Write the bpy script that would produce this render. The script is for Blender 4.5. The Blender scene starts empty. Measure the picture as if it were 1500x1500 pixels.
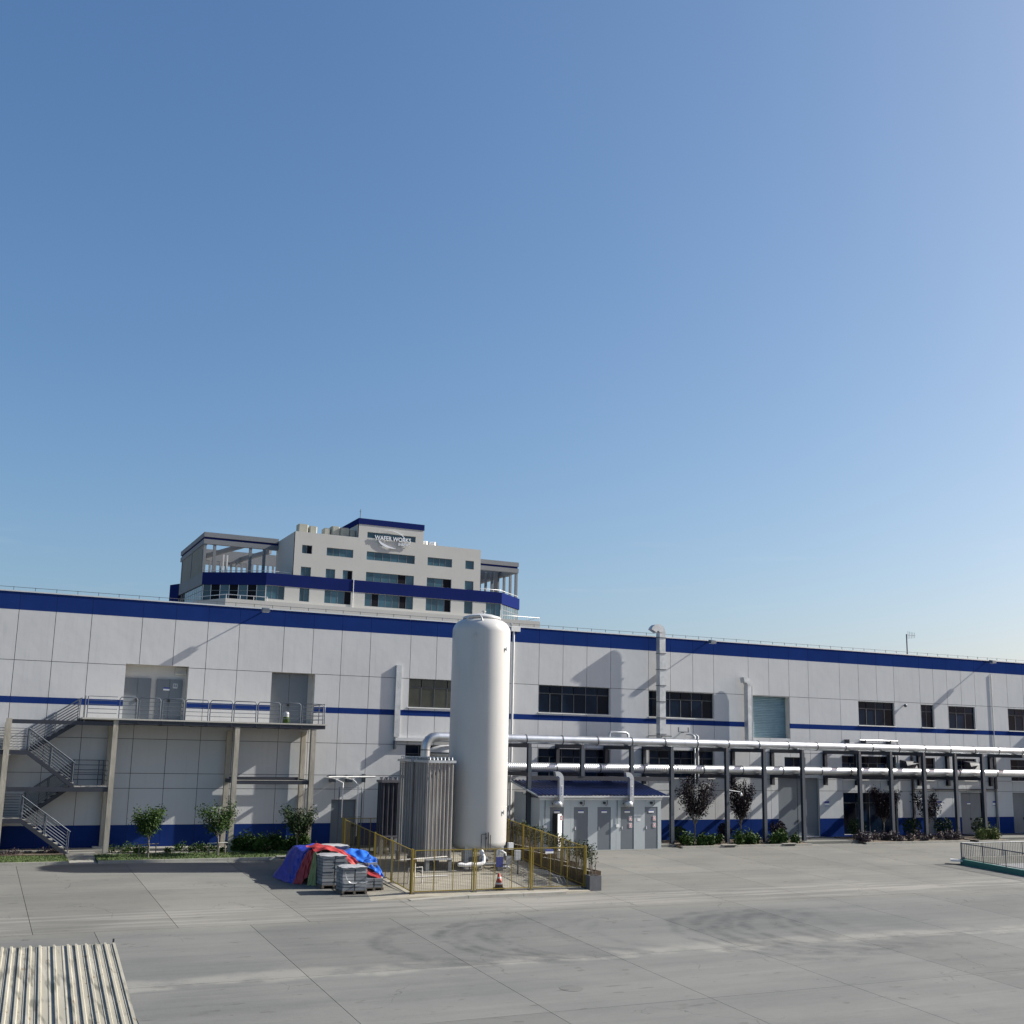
import bpy, math, random
from mathutils import Vector, Matrix, Euler
R = random.Random(7)
PI = math.pi
rad = math.radians
sc = bpy.context.scene
COL = sc.collection

# ---------------------------------------------------------------- camera
CAMZ = 5.5
cam = bpy.data.cameras.new('camera'); camo = bpy.data.objects.new('camera', cam); COL.objects.link(camo)
cam.sensor_width = 36; cam.lens = 36 * 1651.33 / 1500.0
cam.shift_y = (789.48 - 750) / 1500.0
cam.clip_start = 0.2; cam.clip_end = 6000
rx = Vector((0.90119092, -0.43292612, 0.02073418))
up = -Vector((0.09737573, 0.15562079, -0.98300566))
fw = Vector((0.42234216, 0.88789478, 0.18240054))
m = Matrix((rx, up, -fw)).transposed().to_4x4(); m.translation = Vector((0, 0, CAMZ))
camo.matrix_world = m
sc.camera = camo
# ---------------------------------------------------------------- sky + sun
SUN = Vector((1.0, -0.16, 0.645)).normalized()
w = bpy.data.worlds.new('World'); sc.world = w; w.use_nodes = True
nt = w.node_tree; nt.nodes.clear()
sky = nt.nodes.new('ShaderNodeTexSky'); sky.sky_type = 'NISHITA'; sky.sun_disc = False
sky.sun_elevation = math.asin(SUN.z); sky.sun_rotation = math.atan2(SUN.x, SUN.y)
sky.altitude = 0; sky.air_density = 1.0; sky.dust_density = 1.9; sky.ozone_density = 5.0
bg = nt.nodes.new('ShaderNodeBackground'); bg.inputs['Strength'].default_value = 0.075
wo = nt.nodes.new('ShaderNodeOutputWorld')
# one white balance for the whole sky (the photograph's cooler, more saturated blue)
sep = nt.nodes.new('ShaderNodeSeparateColor'); cmb = nt.nodes.new('ShaderNodeCombineColor'); nt.links.new(sky.outputs[0], sep.inputs[0])
for i, (k, gm) in enumerate(((0.955, 1.18), (1.085, 1.0), (1.364, 0.82))):
    pw = nt.nodes.new('ShaderNodeMath'); pw.operation = 'POWER'; pw.inputs[1].default_value = gm
    ml = nt.nodes.new('ShaderNodeMath'); ml.operation = 'MULTIPLY'; ml.inputs[1].default_value = k
    nt.links.new(sep.outputs[i], pw.inputs[0]); nt.links.new(pw.outputs[0], ml.inputs[0]); nt.links.new(ml.outputs[0], cmb.inputs[i])
# faint low cirrus
tc = nt.nodes.new('ShaderNodeTexCoord'); mpw = nt.nodes.new('ShaderNodeMapping'); mpw.inputs['Scale'].default_value = (3, 3, 26)
mpw.inputs['Rotation'].default_value = (0.05, 0.03, 0)
nt.links.new(tc.outputs['Generated'], mpw.inputs[0])
cn0 = nt.nodes.new('ShaderNodeTexNoise'); cn0.inputs['Scale'].default_value = 2.6; cn0.inputs['Detail'].default_value = 7; cn0.inputs['Roughness'].default_value = 0.6
nt.links.new(mpw.outputs[0], cn0.inputs['Vector'])
cr0 = nt.nodes.new('ShaderNodeMapRange'); cr0.inputs[1].default_value = 0.60; cr0.inputs[2].default_value = 0.85; cr0.inputs[4].default_value = 0.16
nt.links.new(cn0.outputs[0], cr0.inputs[0])
sx0 = nt.nodes.new('ShaderNodeSeparateXYZ'); nt.links.new(tc.outputs['Generated'], sx0.inputs[0])
lo0 = nt.nodes.new('ShaderNodeMapRange'); lo0.inputs[1].default_value = 0.10; lo0.inputs[2].default_value = 0.14; nt.links.new(sx0.outputs[2], lo0.inputs[0])
hi0 = nt.nodes.new('ShaderNodeMapRange'); hi0.inputs[1].default_value = 0.20; hi0.inputs[2].default_value = 0.15; nt.links.new(sx0.outputs[2], hi0.inputs[0])
mk0 = nt.nodes.new('ShaderNodeMath'); mk0.operation = 'MULTIPLY'; nt.links.new(lo0.outputs[0], mk0.inputs[0]); nt.links.new(hi0.outputs[0], mk0.inputs[1])
mk1 = nt.nodes.new('ShaderNodeMath'); mk1.operation = 'MULTIPLY'; nt.links.new(mk0.outputs[0], mk1.inputs[0]); nt.links.new(cr0.outputs[0], mk1.inputs[1])
cm0 = nt.nodes.new('ShaderNodeMix'); cm0.data_type = 'RGBA'; cm0.inputs[7].default_value = (5.6, 6.0, 6.4, 1)
nt.links.new(mk1.outputs[0], cm0.inputs[0]); nt.links.new(cmb.outputs[0], cm0.inputs[6])
nt.links.new(cm0.outputs[2], bg.inputs[0]); nt.links.new(bg.outputs[0], wo.inputs[0])
sl = bpy.data.lights.new('sun', 'SUN'); sl.energy = 5.0; sl.angle = rad(0.53); sl.color = (1.0, 0.97, 0.90)
so = bpy.data.objects.new('sun', sl); COL.objects.link(so); so.location = (40, 0, 60)
so.rotation_euler = (-SUN).to_track_quat('-Z', 'Y').to_euler()
sc.view_settings.view_transform = 'Standard'; sc.view_settings.look = 'None'
sc.view_settings.exposure = 0.85; sc.view_settings.gamma = 1.0
sc.view_settings.use_curve_mapping = False

# ---------------------------------------------------------------- materials
def mat(name, col, rough=0.6, metal=0.0, var=0.08, vscale=1.5, bump=0.0, bscale=20.0, bdist=0.01,
        stretch=(1, 1, 1), spec=0.5, tint=None, streak=0.0, rnd=0.0):
    M = bpy.data.materials.new(name); M.use_nodes = True
    n = M.node_tree.nodes; L = M.node_tree.links
    b = n['Principled BSDF']
    b.inputs['Roughness'].default_value = rough; b.inputs['Metallic'].default_value = metal
    b.inputs['Specular IOR Level'].default_value = spec
    geo = n.new('ShaderNodeNewGeometry'); mp = n.new('ShaderNodeMapping'); mp.inputs['Scale'].default_value = stretch
    L.new(geo.outputs['Position'], mp.inputs['Vector'])
    nz = n.new('ShaderNodeTexNoise'); nz.inputs['Scale'].default_value = vscale; nz.inputs['Detail'].default_value = 7
    nz.inputs['Roughness'].default_value = 0.62
    L.new(mp.outputs[0], nz.inputs['Vector'])
    mr = n.new('ShaderNodeMapRange'); mr.inputs[1].default_value = 0.3; mr.inputs[2].default_value = 0.7
    L.new(nz.outputs[0], mr.inputs[0])
    mx = n.new('ShaderNodeMix'); mx.data_type = 'RGBA'
    c2 = tint if tint else [min(1, c * (1 + var)) for c in col]
    c1 = [c * (1 - var) for c in col]
    mx.inputs[6].default_value = (*c1, 1); mx.inputs[7].default_value = (*c2, 1)
    L.new(mr.outputs[0], mx.inputs[0])
    out = mx.outputs[2]
    if streak:
        mp2 = n.new('ShaderNodeMapping'); mp2.inputs['Scale'].default_value = (6, 6, 0.35)
        L.new(geo.outputs['Position'], mp2.inputs['Vector'])
        n2 = n.new('ShaderNodeTexNoise'); n2.inputs['Scale'].default_value = 1.0; n2.inputs['Detail'].default_value = 5
        L.new(mp2.outputs[0], n2.inputs['Vector'])
        m2 = n.new('ShaderNodeMapRange'); m2.inputs[1].default_value = 0.52; m2.inputs[2].default_value = 0.75
        m2.inputs[3].default_value = 1.0; m2.inputs[4].default_value = 1 - streak
        L.new(n2.outputs[0], m2.inputs[0])
        mm = n.new('ShaderNodeMix'); mm.data_type = 'RGBA'; mm.blend_type = 'MULTIPLY'; mm.inputs[0].default_value = 1
        L.new(out, mm.inputs[6]); L.new(m2.outputs[0], mm.inputs[7]); out = mm.outputs[2]
    if rnd:   # each piece its own slight tone
        oi = n.new('ShaderNodeObjectInfo'); rr_ = n.new('ShaderNodeMapRange'); rr_.inputs[3].default_value = 1 - rnd; rr_.inputs[4].default_value = 1 + rnd
        L.new(oi.outputs['Random'], rr_.inputs[0])
        mm = n.new('ShaderNodeMix'); mm.data_type = 'RGBA'; mm.blend_type = 'MULTIPLY'; mm.inputs[0].default_value = 1
        L.new(out, mm.inputs[6]); L.new(rr_.outputs[0], mm.inputs[7]); out = mm.outputs[2]
    L.new(out, b.inputs['Base Color'])
    if bump:
        bn = n.new('ShaderNodeTexNoise'); bn.inputs['Scale'].default_value = bscale; bn.inputs['Detail'].default_value = 4
        L.new(mp.outputs[0], bn.inputs['Vector'])
        bp = n.new('ShaderNodeBump'); bp.inputs['Strength'].default_value = bump; bp.inputs['Distance'].default_value = bdist
        L.new(bn.outputs[0], bp.inputs['Height']); L.new(bp.outputs[0], b.inputs['Normal'])
    return M

M = {}
M['wall'] = mat('wall_paint', (0.515, 0.52, 0.52), 0.9, spec=0.0, rnd=0.022, var=0.035, vscale=0.5, bump=0.3, bscale=1.6, bdist=0.03, streak=0.06)
M['blue'] = mat('blue_paint', (0.013, 0.033, 0.145), 0.9, spec=0.0, var=0.10, vscale=0.6, bump=0.3, bscale=1.5, bdist=0.02, streak=0.05)
M['joint'] = mat('joint_shadow_gap', (0.10, 0.10, 0.10), 0.9)
M['reveal'] = mat('reveal_paint', (0.50, 0.49, 0.46), 0.85)
M['door'] = mat('grey_door_paint', (0.13, 0.15, 0.17), 0.5, var=0.06, vscale=1.0)
M['steel'] = mat('dark_steel', (0.026, 0.029, 0.040), 0.5, var=0.15, vscale=2)
M['rail'] = mat('grey_steel_rail', (0.085, 0.10, 0.12), 0.45, metal=0.2)
M['concrete'] = mat('column_concrete', (0.36, 0.33, 0.27), 0.9, var=0.22, vscale=2.2, bump=0.4, bscale=9, bdist=0.02, stretch=(1, 1, 0.4))
M['deck'] = mat('deck_concrete', (0.45, 0.43, 0.38), 0.9, var=0.1)
M['glass'] = mat('dark_glass', (0.0055, 0.013, 0.028), 0.10, spec=0.10, rnd=0.6, var=0.5, vscale=0.8)
M['glass_olive'] = mat('glass_with_blind', (0.040, 0.042, 0.034), 0.12, var=0.3, vscale=1.2)
M['glass_blue'] = mat('blue_tinted_glass', (0.035, 0.085, 0.115), 0.10, rnd=0.35, var=0.35, vscale=0.25)
M['glass_open'] = mat('open_window_dark', (0.006, 0.008, 0.012), 0.7, spec=0.1)
M['frame'] = mat('window_frame', (0.045, 0.052, 0.060), 0.5)
M['sill'] = mat('white_sill', (0.7, 0.69, 0.66), 0.7)
M['alu'] = mat('aluminium_cladding', (0.52, 0.54, 0.565), 0.38, metal=0.9, rnd=0.06, var=0.16, vscale=1.1)
M['galv'] = mat('galvanised_duct', (0.46, 0.48, 0.49), 0.5, metal=0.55, var=0.18, vscale=2.5)
M['band'] = mat('clamp_band', (0.08, 0.085, 0.09), 0.5, metal=0.4)
M['tank'] = mat('white_tank_paint', (0.47, 0.47, 0.455), 0.36, var=0.03, vscale=0.7, streak=0.05)
M['fin'] = mat('vaporiser_fin', (0.40, 0.38, 0.355), 0.6, metal=0.1, var=0.2, vscale=2, stretch=(1, 1, 0.3))
M['findark'] = mat('shaded_fin', (0.10, 0.10, 0.12), 0.6, metal=0.3, var=0.2, vscale=2)  # low rear bank: shade of the tall banks put into the fin colour
M['yellow'] = mat('yellow_fence_paint', (0.23, 0.165, 0.014), 0.5, var=0.15, vscale=3)
M['wire'] = mat('yellow_mesh_wire', (0.075, 0.052, 0.016), 0.8)
M['shedwall'] = mat('pale_sandwich_panel', (0.40, 0.44, 0.45), 0.55, var=0.05, vscale=0.8, rnd=0.03, bump=0.12, bscale=1.2, bdist=0.02)
M['shedroof'] = mat('blue_roof_sheet', (0.007, 0.022, 0.095), 0.45, var=0.25, vscale=1.5)
M['shutter'] = mat('shutter_slat', (0.22, 0.33, 0.38), 0.5, rnd=0.05, metal=0.3, var=0.1)
M['grass'] = mat('lawn_grass', (0.062, 0.095, 0.022), 0.9, var=0.45, vscale=3.5, bump=0.8, bscale=30, bdist=0.05)
M['soil'] = mat('bed_soil', (0.10, 0.075, 0.05), 0.95, var=0.3, vscale=4)
M['leaf'] = mat('green_leaf', (0.036, 0.070, 0.013), 0.7, spec=0.2, var=0.5, vscale=5)
M['leafdark'] = mat('dark_green_leaf', (0.020, 0.040, 0.012), 0.7, spec=0.2, var=0.5, vscale=5)
M['plum'] = mat('purple_leaf', (0.018, 0.010, 0.014), 0.7, spec=0.2, var=0.5, vscale=5)
M['purplecover'] = mat('purple_ground_cover', (0.07, 0.05, 0.052), 0.7, var=0.5, vscale=6)
M['lime'] = mat('lime_leaf', (0.11, 0.135, 0.04), 0.7, spec=0.2, var=0.35, vscale=5)
M['bark'] = mat('bark', (0.17, 0.15, 0.12), 0.9, var=0.3, vscale=8)
M['kerb'] = mat('kerb_concrete', (0.28, 0.27, 0.235), 0.9, var=0.15, vscale=2.5)
M['walk'] = mat('walkway_concrete', (0.24, 0.23, 0.20), 0.9, var=0.12, vscale=1.5)
M['slabpad'] = mat('enclosure_concrete', (0.26, 0.24, 0.19), 0.9, var=0.2, vscale=1.2)
M['block'] = mat('wrapped_grey_block', (0.165, 0.18, 0.195), 0.55, var=0.12, vscale=3)
M['blockpale'] = mat('pale_wrapped_block', (0.26, 0.275, 0.285), 0.5, var=0.12, vscale=3)
M['film'] = mat('white_film', (0.36, 0.37, 0.38), 0.3, var=0.1, vscale=6)
M['pallet'] = mat('pallet_wood', (0.12, 0.10, 0.08), 0.9)
M['tarpblue'] = mat('blue_tarpaulin', (0.014, 0.030, 0.28), 0.4, var=0.2, vscale=3)
M['tarpsky'] = mat('light_blue_tarpaulin', (0.025, 0.14, 0.58), 0.35, var=0.2, vscale=3)
M['tarpred'] = mat('red_tarpaulin', (0.34, 0.032, 0.03), 0.45, var=0.15, vscale=3)
M['tarpgreen'] = mat('green_sheet', (0.21, 0.25, 0.09), 0.6)
M['conered'] = mat('cone_red', (0.48, 0.05, 0.03), 0.5)
M['white'] = mat('white_plastic', (0.75, 0.75, 0.74), 0.5)
M['black'] = mat('black_rubber', (0.03, 0.03, 0.03), 0.8)
M['signblue'] = mat('sign_blue', (0.03, 0.05, 0.25), 0.5)
M['signred'] = mat('sign_red', (0.55, 0.05, 0.05), 0.5)
M['planter'] = mat('grey_planter', (0.10, 0.105, 0.115), 0.8, var=0.15, vscale=3)
M['brownbox'] = mat('brown_planter', (0.075, 0.048, 0.030), 0.85, var=0.2, vscale=3)
M['greenkerb'] = mat('green_painted_edge', (0.02, 0.14, 0.12), 0.5)
M['office'] = mat('office_render', (0.49, 0.485, 0.455), 0.9, spec=0.0, var=0.04, vscale=0.15, streak=0.05)
M['officegrey'] = mat('pergola_grey', (0.17, 0.18, 0.19), 0.7, var=0.06, vscale=0.3)
M['officepanel'] = mat('screen_panel', (0.20, 0.195, 0.16), 0.8, var=0.1, vscale=0.4)
M['officeblue'] = mat('office_blue', (0.013, 0.022, 0.105), 0.9, spec=0.0, var=0.06, vscale=0.3)
M['letter'] = mat('steel_letter', (0.72, 0.74, 0.76), 0.4, metal=0.1)
M['roofmembrane'] = mat('roof_membrane', (0.3, 0.3, 0.29), 0.9)
M['coping'] = mat('metal_coping', (0.62, 0.63, 0.63), 0.4, metal=0.4)
M['offtank'] = mat('beige_tank', (0.36, 0.36, 0.30), 0.7, var=0.12, vscale=0.8)

def ribbed(name, base, axis, scale, strength, dist):
    Mx = mat(name, base, 0.42, metal=0.85, var=0.08)
    n = Mx.node_tree.nodes; L = Mx.node_tree.links
    g = n.new('ShaderNodeNewGeometry'); wv = n.new('ShaderNodeTexWave'); wv.bands_direction = axis
    wv.inputs['Scale'].default_value = scale
    L.new(g.outputs['Position'], wv.inputs['Vector'])
    bp = n.new('ShaderNodeBump'); bp.inputs['Strength'].default_value = strength; bp.inputs['Distance'].default_value = dist
    L.new(wv.outputs['Fac'], bp.inputs['Height']); L.new(bp.outputs[0], n['Principled BSDF'].inputs['Normal'])
    return Mx
M['aluribbed'] = ribbed('ribbed_aluminium', (0.56, 0.58, 0.60), 'X', 2.4, 0.6, 0.02)

def yard_material():
    Mx = bpy.data.materials.new('yard_concrete'); Mx.use_nodes = True
    n = Mx.node_tree.nodes; L = Mx.node_tree.links; b = n['Principled BSDF']
    b.inputs['Roughness'].default_value = 0.85; b.inputs['Specular IOR Level'].default_value = 0.3
    g = n.new('ShaderNodeNewGeometry'); sp = n.new('ShaderNodeSeparateXYZ'); L.new(g.outputs['Position'], sp.inputs[0])
    def math_(op, a, bb=None, clamp=False):
        x = n.new('ShaderNodeMath'); x.operation = op; x.use_clamp = clamp
        for i, q in enumerate((a, bb)):
            if q is None: continue
            if isinstance(q, (int, float)): x.inputs[i].default_value = q
            else: L.new(q, x.inputs[i])
        return x.outputs[0]
    def rng(v, a, bb, c=0.0, d=1.0):
        x = n.new('ShaderNodeMapRange'); x.interpolation_type = 'SMOOTHSTEP'
        for i, q in zip((1, 2, 3, 4), (a, bb, c, d)): x.inputs[i].default_value = q
        L.new(v, x.inputs[0]); return x.outputs[0]
    def noise(scale, stretch=(1, 1, 1), detail=6, rough=0.6, dist=0.0):
        mp = n.new('ShaderNodeMapping'); mp.inputs['Scale'].default_value = stretch
        L.new(g.outputs['Position'], mp.inputs['Vector'])
        x = n.new('ShaderNodeTexNoise'); x.inputs['Scale'].default_value = scale; x.inputs['Detail'].default_value = detail
        x.inputs['Roughness'].default_value = rough; x.inputs['Distortion'].default_value = dist
        L.new(mp.outputs[0], x.inputs['Vector']); return x.outputs[0]
    def mix(f, a, c, mode='MIX'):
        x = n.new('ShaderNodeMix'); x.data_type = 'RGBA'; x.blend_type = mode
        if isinstance(f, (int, float)): x.inputs[0].default_value = f
        else: L.new(f, x.inputs[0])
        for i, q in ((6, a), (7, c)):
            if isinstance(q, tuple): x.inputs[i].default_value = (*q, 1)
            else: L.new(q, x.inputs[i])
        return x.outputs[2]
    X, Y = sp.outputs[0], sp.outputs[1]
    wob = math_('MULTIPLY', math_('SUBTRACT', noise(0.25, detail=3), 0.5), 2.2)
    Yw = math_('ADD', Y, wob)
    apron = rng(Yw, 41.0, 42.6)
    base = mix(apron, (0.147, 0.150, 0.140), (0.168, 0.166, 0.148))
    # broad clouds, brushed streaks along the kerb, fine grain
    base = mix(rng(noise(0.16, (1, 2, 1)), 0.35, 0.65), base, mix(1.0, base, (0.80, 0.81, 0.83), 'MULTIPLY'))
    st = rng(noise(1.0, (0.10, 2.6, 1), 6, 0.65), 0.45, 0.62)
    base = mix(math_('MULTIPLY', st, 0.35), base, mix(1.0, base, (0.78, 0.78, 0.79), 'MULTIPLY'))
    st2 = rng(noise(1.0, (0.13, 3.4, 1), 5, 0.7), 0.55, 0.72)
    base = mix(math_('MULTIPLY', st2, 0.34), base, mix(1.0, base, (1.30, 1.28, 1.26), 'MULTIPLY'))
    base = mix(rng(noise(7.0, detail=8, rough=0.75), 0.3, 0.75, 0.0, 0.25), base, mix(1.0, base, (0.72, 0.72, 0.72), 'MULTIPLY'))
    # pale cast strip between the two slab rows and pale wash along the apron edge
    s1 = math_('MULTIPLY', rng(Yw, 34.0, 34.3), rng(Yw, 35.6, 35.0))
    s1 = math_('MULTIPLY', s1, rng(noise(0.7, detail=5), 0.35, 0.6))
    base = mix(math_('MULTIPLY', s1, 0.42), base, (0.27, 0.262, 0.235))
    s2 = math_('MULTIPLY', rng(Yw, 42.0, 43.2), rng(Yw, 46.5, 44.6))
    s2 = math_('MULTIPLY', s2, rng(noise(1.0, (0.12, 2.0, 1)), 0.42, 0.6))
    base = mix(math_('MULTIPLY', s2, 0.5), base, (0.28, 0.27, 0.245))
    # turning tyre marks: worn dark arcs
    br = rng(noise(0.8, detail=6, rough=0.7), 0.34, 0.62)
    tot = None; wob2 = math_('MULTIPLY', math_('SUBTRACT', noise(0.6, detail=4), 0.5), 1.0)
    arcs = [(19.2, 37.6, 3.4, .26, 'L', .9), (19.2, 37.6, 2.85, .22, 'L', .75), (20.9, 37.5, 3.5, .24, 'L', .8), (20.9, 37.5, 3.08, .2, 'L', .6), (16.6, 37.6, 3.2, .28, 'L', .7),
            (16.6, 37.6, 2.85, .24, 'L', .6), (23.4, 37.4, 3.0, .26, 'L', .4), (25.0, 37.6, 3.2, .22, 'L', .3), (29.5, 36.2, 4.5, .22, 'L', .7), (29.5, 36.2, 3.7, .26, 'L', .7),
            (29.6, 36.0, 3.2, .3, 'L', .8), (31.5, 36.3, 4.1, .24, 'L', .7), (31.6, 36.3, 3.5, .3, 'L', .8), (33.4, 36.4, 3.7, .28, 'L', .7), (33.6, 36.2, 3.0, .3, 'L', .7), (36.5, 36.4, 4.0, .35, 'L', .35)]
    for cx, cy, r, wd, side, k in arcs:
        dx = math_('SUBTRACT', X, cx); dy = math_('MULTIPLY', math_('SUBTRACT', Y, cy), 1.0)
        d = math_('SQRT', math_('ADD', math_('MULTIPLY', dx, dx), math_('MULTIPLY', dy, dy)))
        e = math_('ABSOLUTE', math_('ADD', math_('SUBTRACT', d, r), wob2))
        band = rng(e, wd * 1.7, wd * 0.1)
        band = math_('MULTIPLY', band, rng(dx, 2.2, -1.6))
        band = math_('MULTIPLY', band, k)
        tot = band if tot is None else math_('MAXIMUM', tot, band)
    tot = math_('MULTIPLY', tot, br)
    # straight drive-line scuffs on the right apron
    base = mix(math_('MULTIPLY', tot, 0.85), base, mix(1.0, base, (0.46, 0.47, 0.50), 'MULTIPLY'))
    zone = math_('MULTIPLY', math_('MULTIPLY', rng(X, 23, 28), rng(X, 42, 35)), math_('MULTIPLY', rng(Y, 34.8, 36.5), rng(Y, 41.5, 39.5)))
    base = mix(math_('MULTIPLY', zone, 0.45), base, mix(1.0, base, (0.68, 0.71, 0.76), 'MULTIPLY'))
    ln = math_('SUBTRACT', X, math_('ADD', math_('MULTIPLY', Y, 0.25), 34.28))
    l1 = math_('MULTIPLY', rng(math_('ABSOLUTE', ln), 0.35, 0.08), math_('MULTIPLY', rng(Y, 45.5, 47.5), rng(Y, 54, 51)))
    base = mix(math_('MULTIPLY', math_('MULTIPLY', l1, br), 0.3), base, (0.08, 0.078, 0.074))
    chips = rng(noise(1.7, (0.8, 2.2, 1), 5, 0.7), 0.70, 0.745)
    base = mix(math_('MULTIPLY', chips, 0.6), base, mix(1.0, base, (1.4, 1.38, 1.34), 'MULTIPLY'))
    oi = n.new('ShaderNodeObjectInfo')
    base = mix(1.0, base, rng(oi.outputs['Random'], 0, 1, 0.92, 1.07), 'MULTIPLY')
    vo = n.new('ShaderNodeTexVoronoi'); vo.feature = 'DISTANCE_TO_EDGE'; vo.inputs['Scale'].default_value = 0.30
    vm = n.new('ShaderNodeMapping'); L.new(g.outputs['Position'], vm.inputs['Vector'])
    va = n.new('ShaderNodeVectorMath'); va.operation = 'ADD'; nn_ = n.new('ShaderNodeTexNoise'); nn_.inputs['Scale'].default_value = 1.2; nn_.inputs['Detail'].default_value = 6
    L.new(g.outputs['Position'], nn_.inputs['Vector']); L.new(vm.outputs[0], va.inputs[0]); L.new(nn_.outputs['Color'], va.inputs[1]); L.new(va.outputs[0], vo.inputs['Vector'])
    crk = math_('MULTIPLY', rng(vo.outputs['Distance'], 0.006, 0.001), rng(noise(0.22, detail=2), 0.54, 0.6))
    base = mix(math_('MULTIPLY', crk, 0.6), base, mix(1.0, base, (0.35, 0.34, 0.33), 'MULTIPLY'))
    oil = rng(noise(0.9, (1, 1.6, 1), 4, 0.5), 0.66, 0.74)
    base = mix(math_('MULTIPLY', oil, 0.35), base, mix(1.0, base, (0.62, 0.60, 0.57), 'MULTIPLY'))
    spots = rng(noise(2.3, (0.6, 1.4, 1), 3, 0.4), 0.68, 0.74)
    base = mix(math_('MULTIPLY', spots, 0.5), base, mix(1.0, base, (0.55, 0.53, 0.50), 'MULTIPLY'))
    L.new(base, b.inputs['Base Color'])
    bp = n.new('ShaderNodeBump'); bp.inputs['Strength'].default_value = 0.35; bp.inputs['Distance'].default_value = 0.012
    L.new(noise(12.0, detail=6), bp.inputs['Height']); L.new(bp.outputs[0], b.inputs['Normal'])
    return Mx
M['yard'] = yard_material()

def stained_roof():
    Mx = mat('stained_roof_sheet', (0.33, 0.31, 0.245), 0.6, metal=0.15, var=0.10, vscale=2.0, stretch=(1, 0.25, 1))
    n = Mx.node_tree.nodes; L = Mx.node_tree.links; b = n['Principled BSDF']
    src = b.inputs['Base Color'].links[0].from_socket
    g = n.new('ShaderNodeNewGeometry')
    def layer(prev, scale, stretch, lo, hi, colr, k):
        mp = n.new('ShaderNodeMapping'); mp.inputs['Scale'].default_value = stretch; L.new(g.outputs['Position'], mp.inputs['Vector'])
        x = n.new('ShaderNodeTexNoise'); x.inputs['Scale'].default_value = scale; x.inputs['Detail'].default_value = 6
        L.new(mp.outputs[0], x.inputs['Vector'])
        r = n.new('ShaderNodeMapRange'); r.inputs[1].default_value = lo; r.inputs[2].default_value = hi; r.inputs[4].default_value = k
        L.new(x.outputs[0], r.inputs[0])
        mx = n.new('ShaderNodeMix'); mx.data_type = 'RGBA'; L.new(r.outputs[0], mx.inputs[0]); L.new(prev, mx.inputs[6])
        mx.inputs[7].default_value = (*colr, 1); return mx.outputs[2]
    o = layer(src, 1.5, (4.5, 0.5, 1), 0.53, 0.64, (0.13, 0.125, 0.095), 0.85)
    o = layer(o, 2.2, (5, 0.25, 1), 0.55, 0.66, (0.42, 0.40, 0.34), 0.6)
    o = layer(o, 4.0, (2.2, 0.7, 1), 0.63, 0.70, (0.16, 0.10, 0.045), 0.7)
    o = layer(o, 9.0, (1.5, 0.9, 1), 0.70, 0.73, (0.06, 0.05, 0.035), 0.8)
    L.new(o, b.inputs['Base Color'])
    return Mx
M['controof'] = stained_roof()

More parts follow.
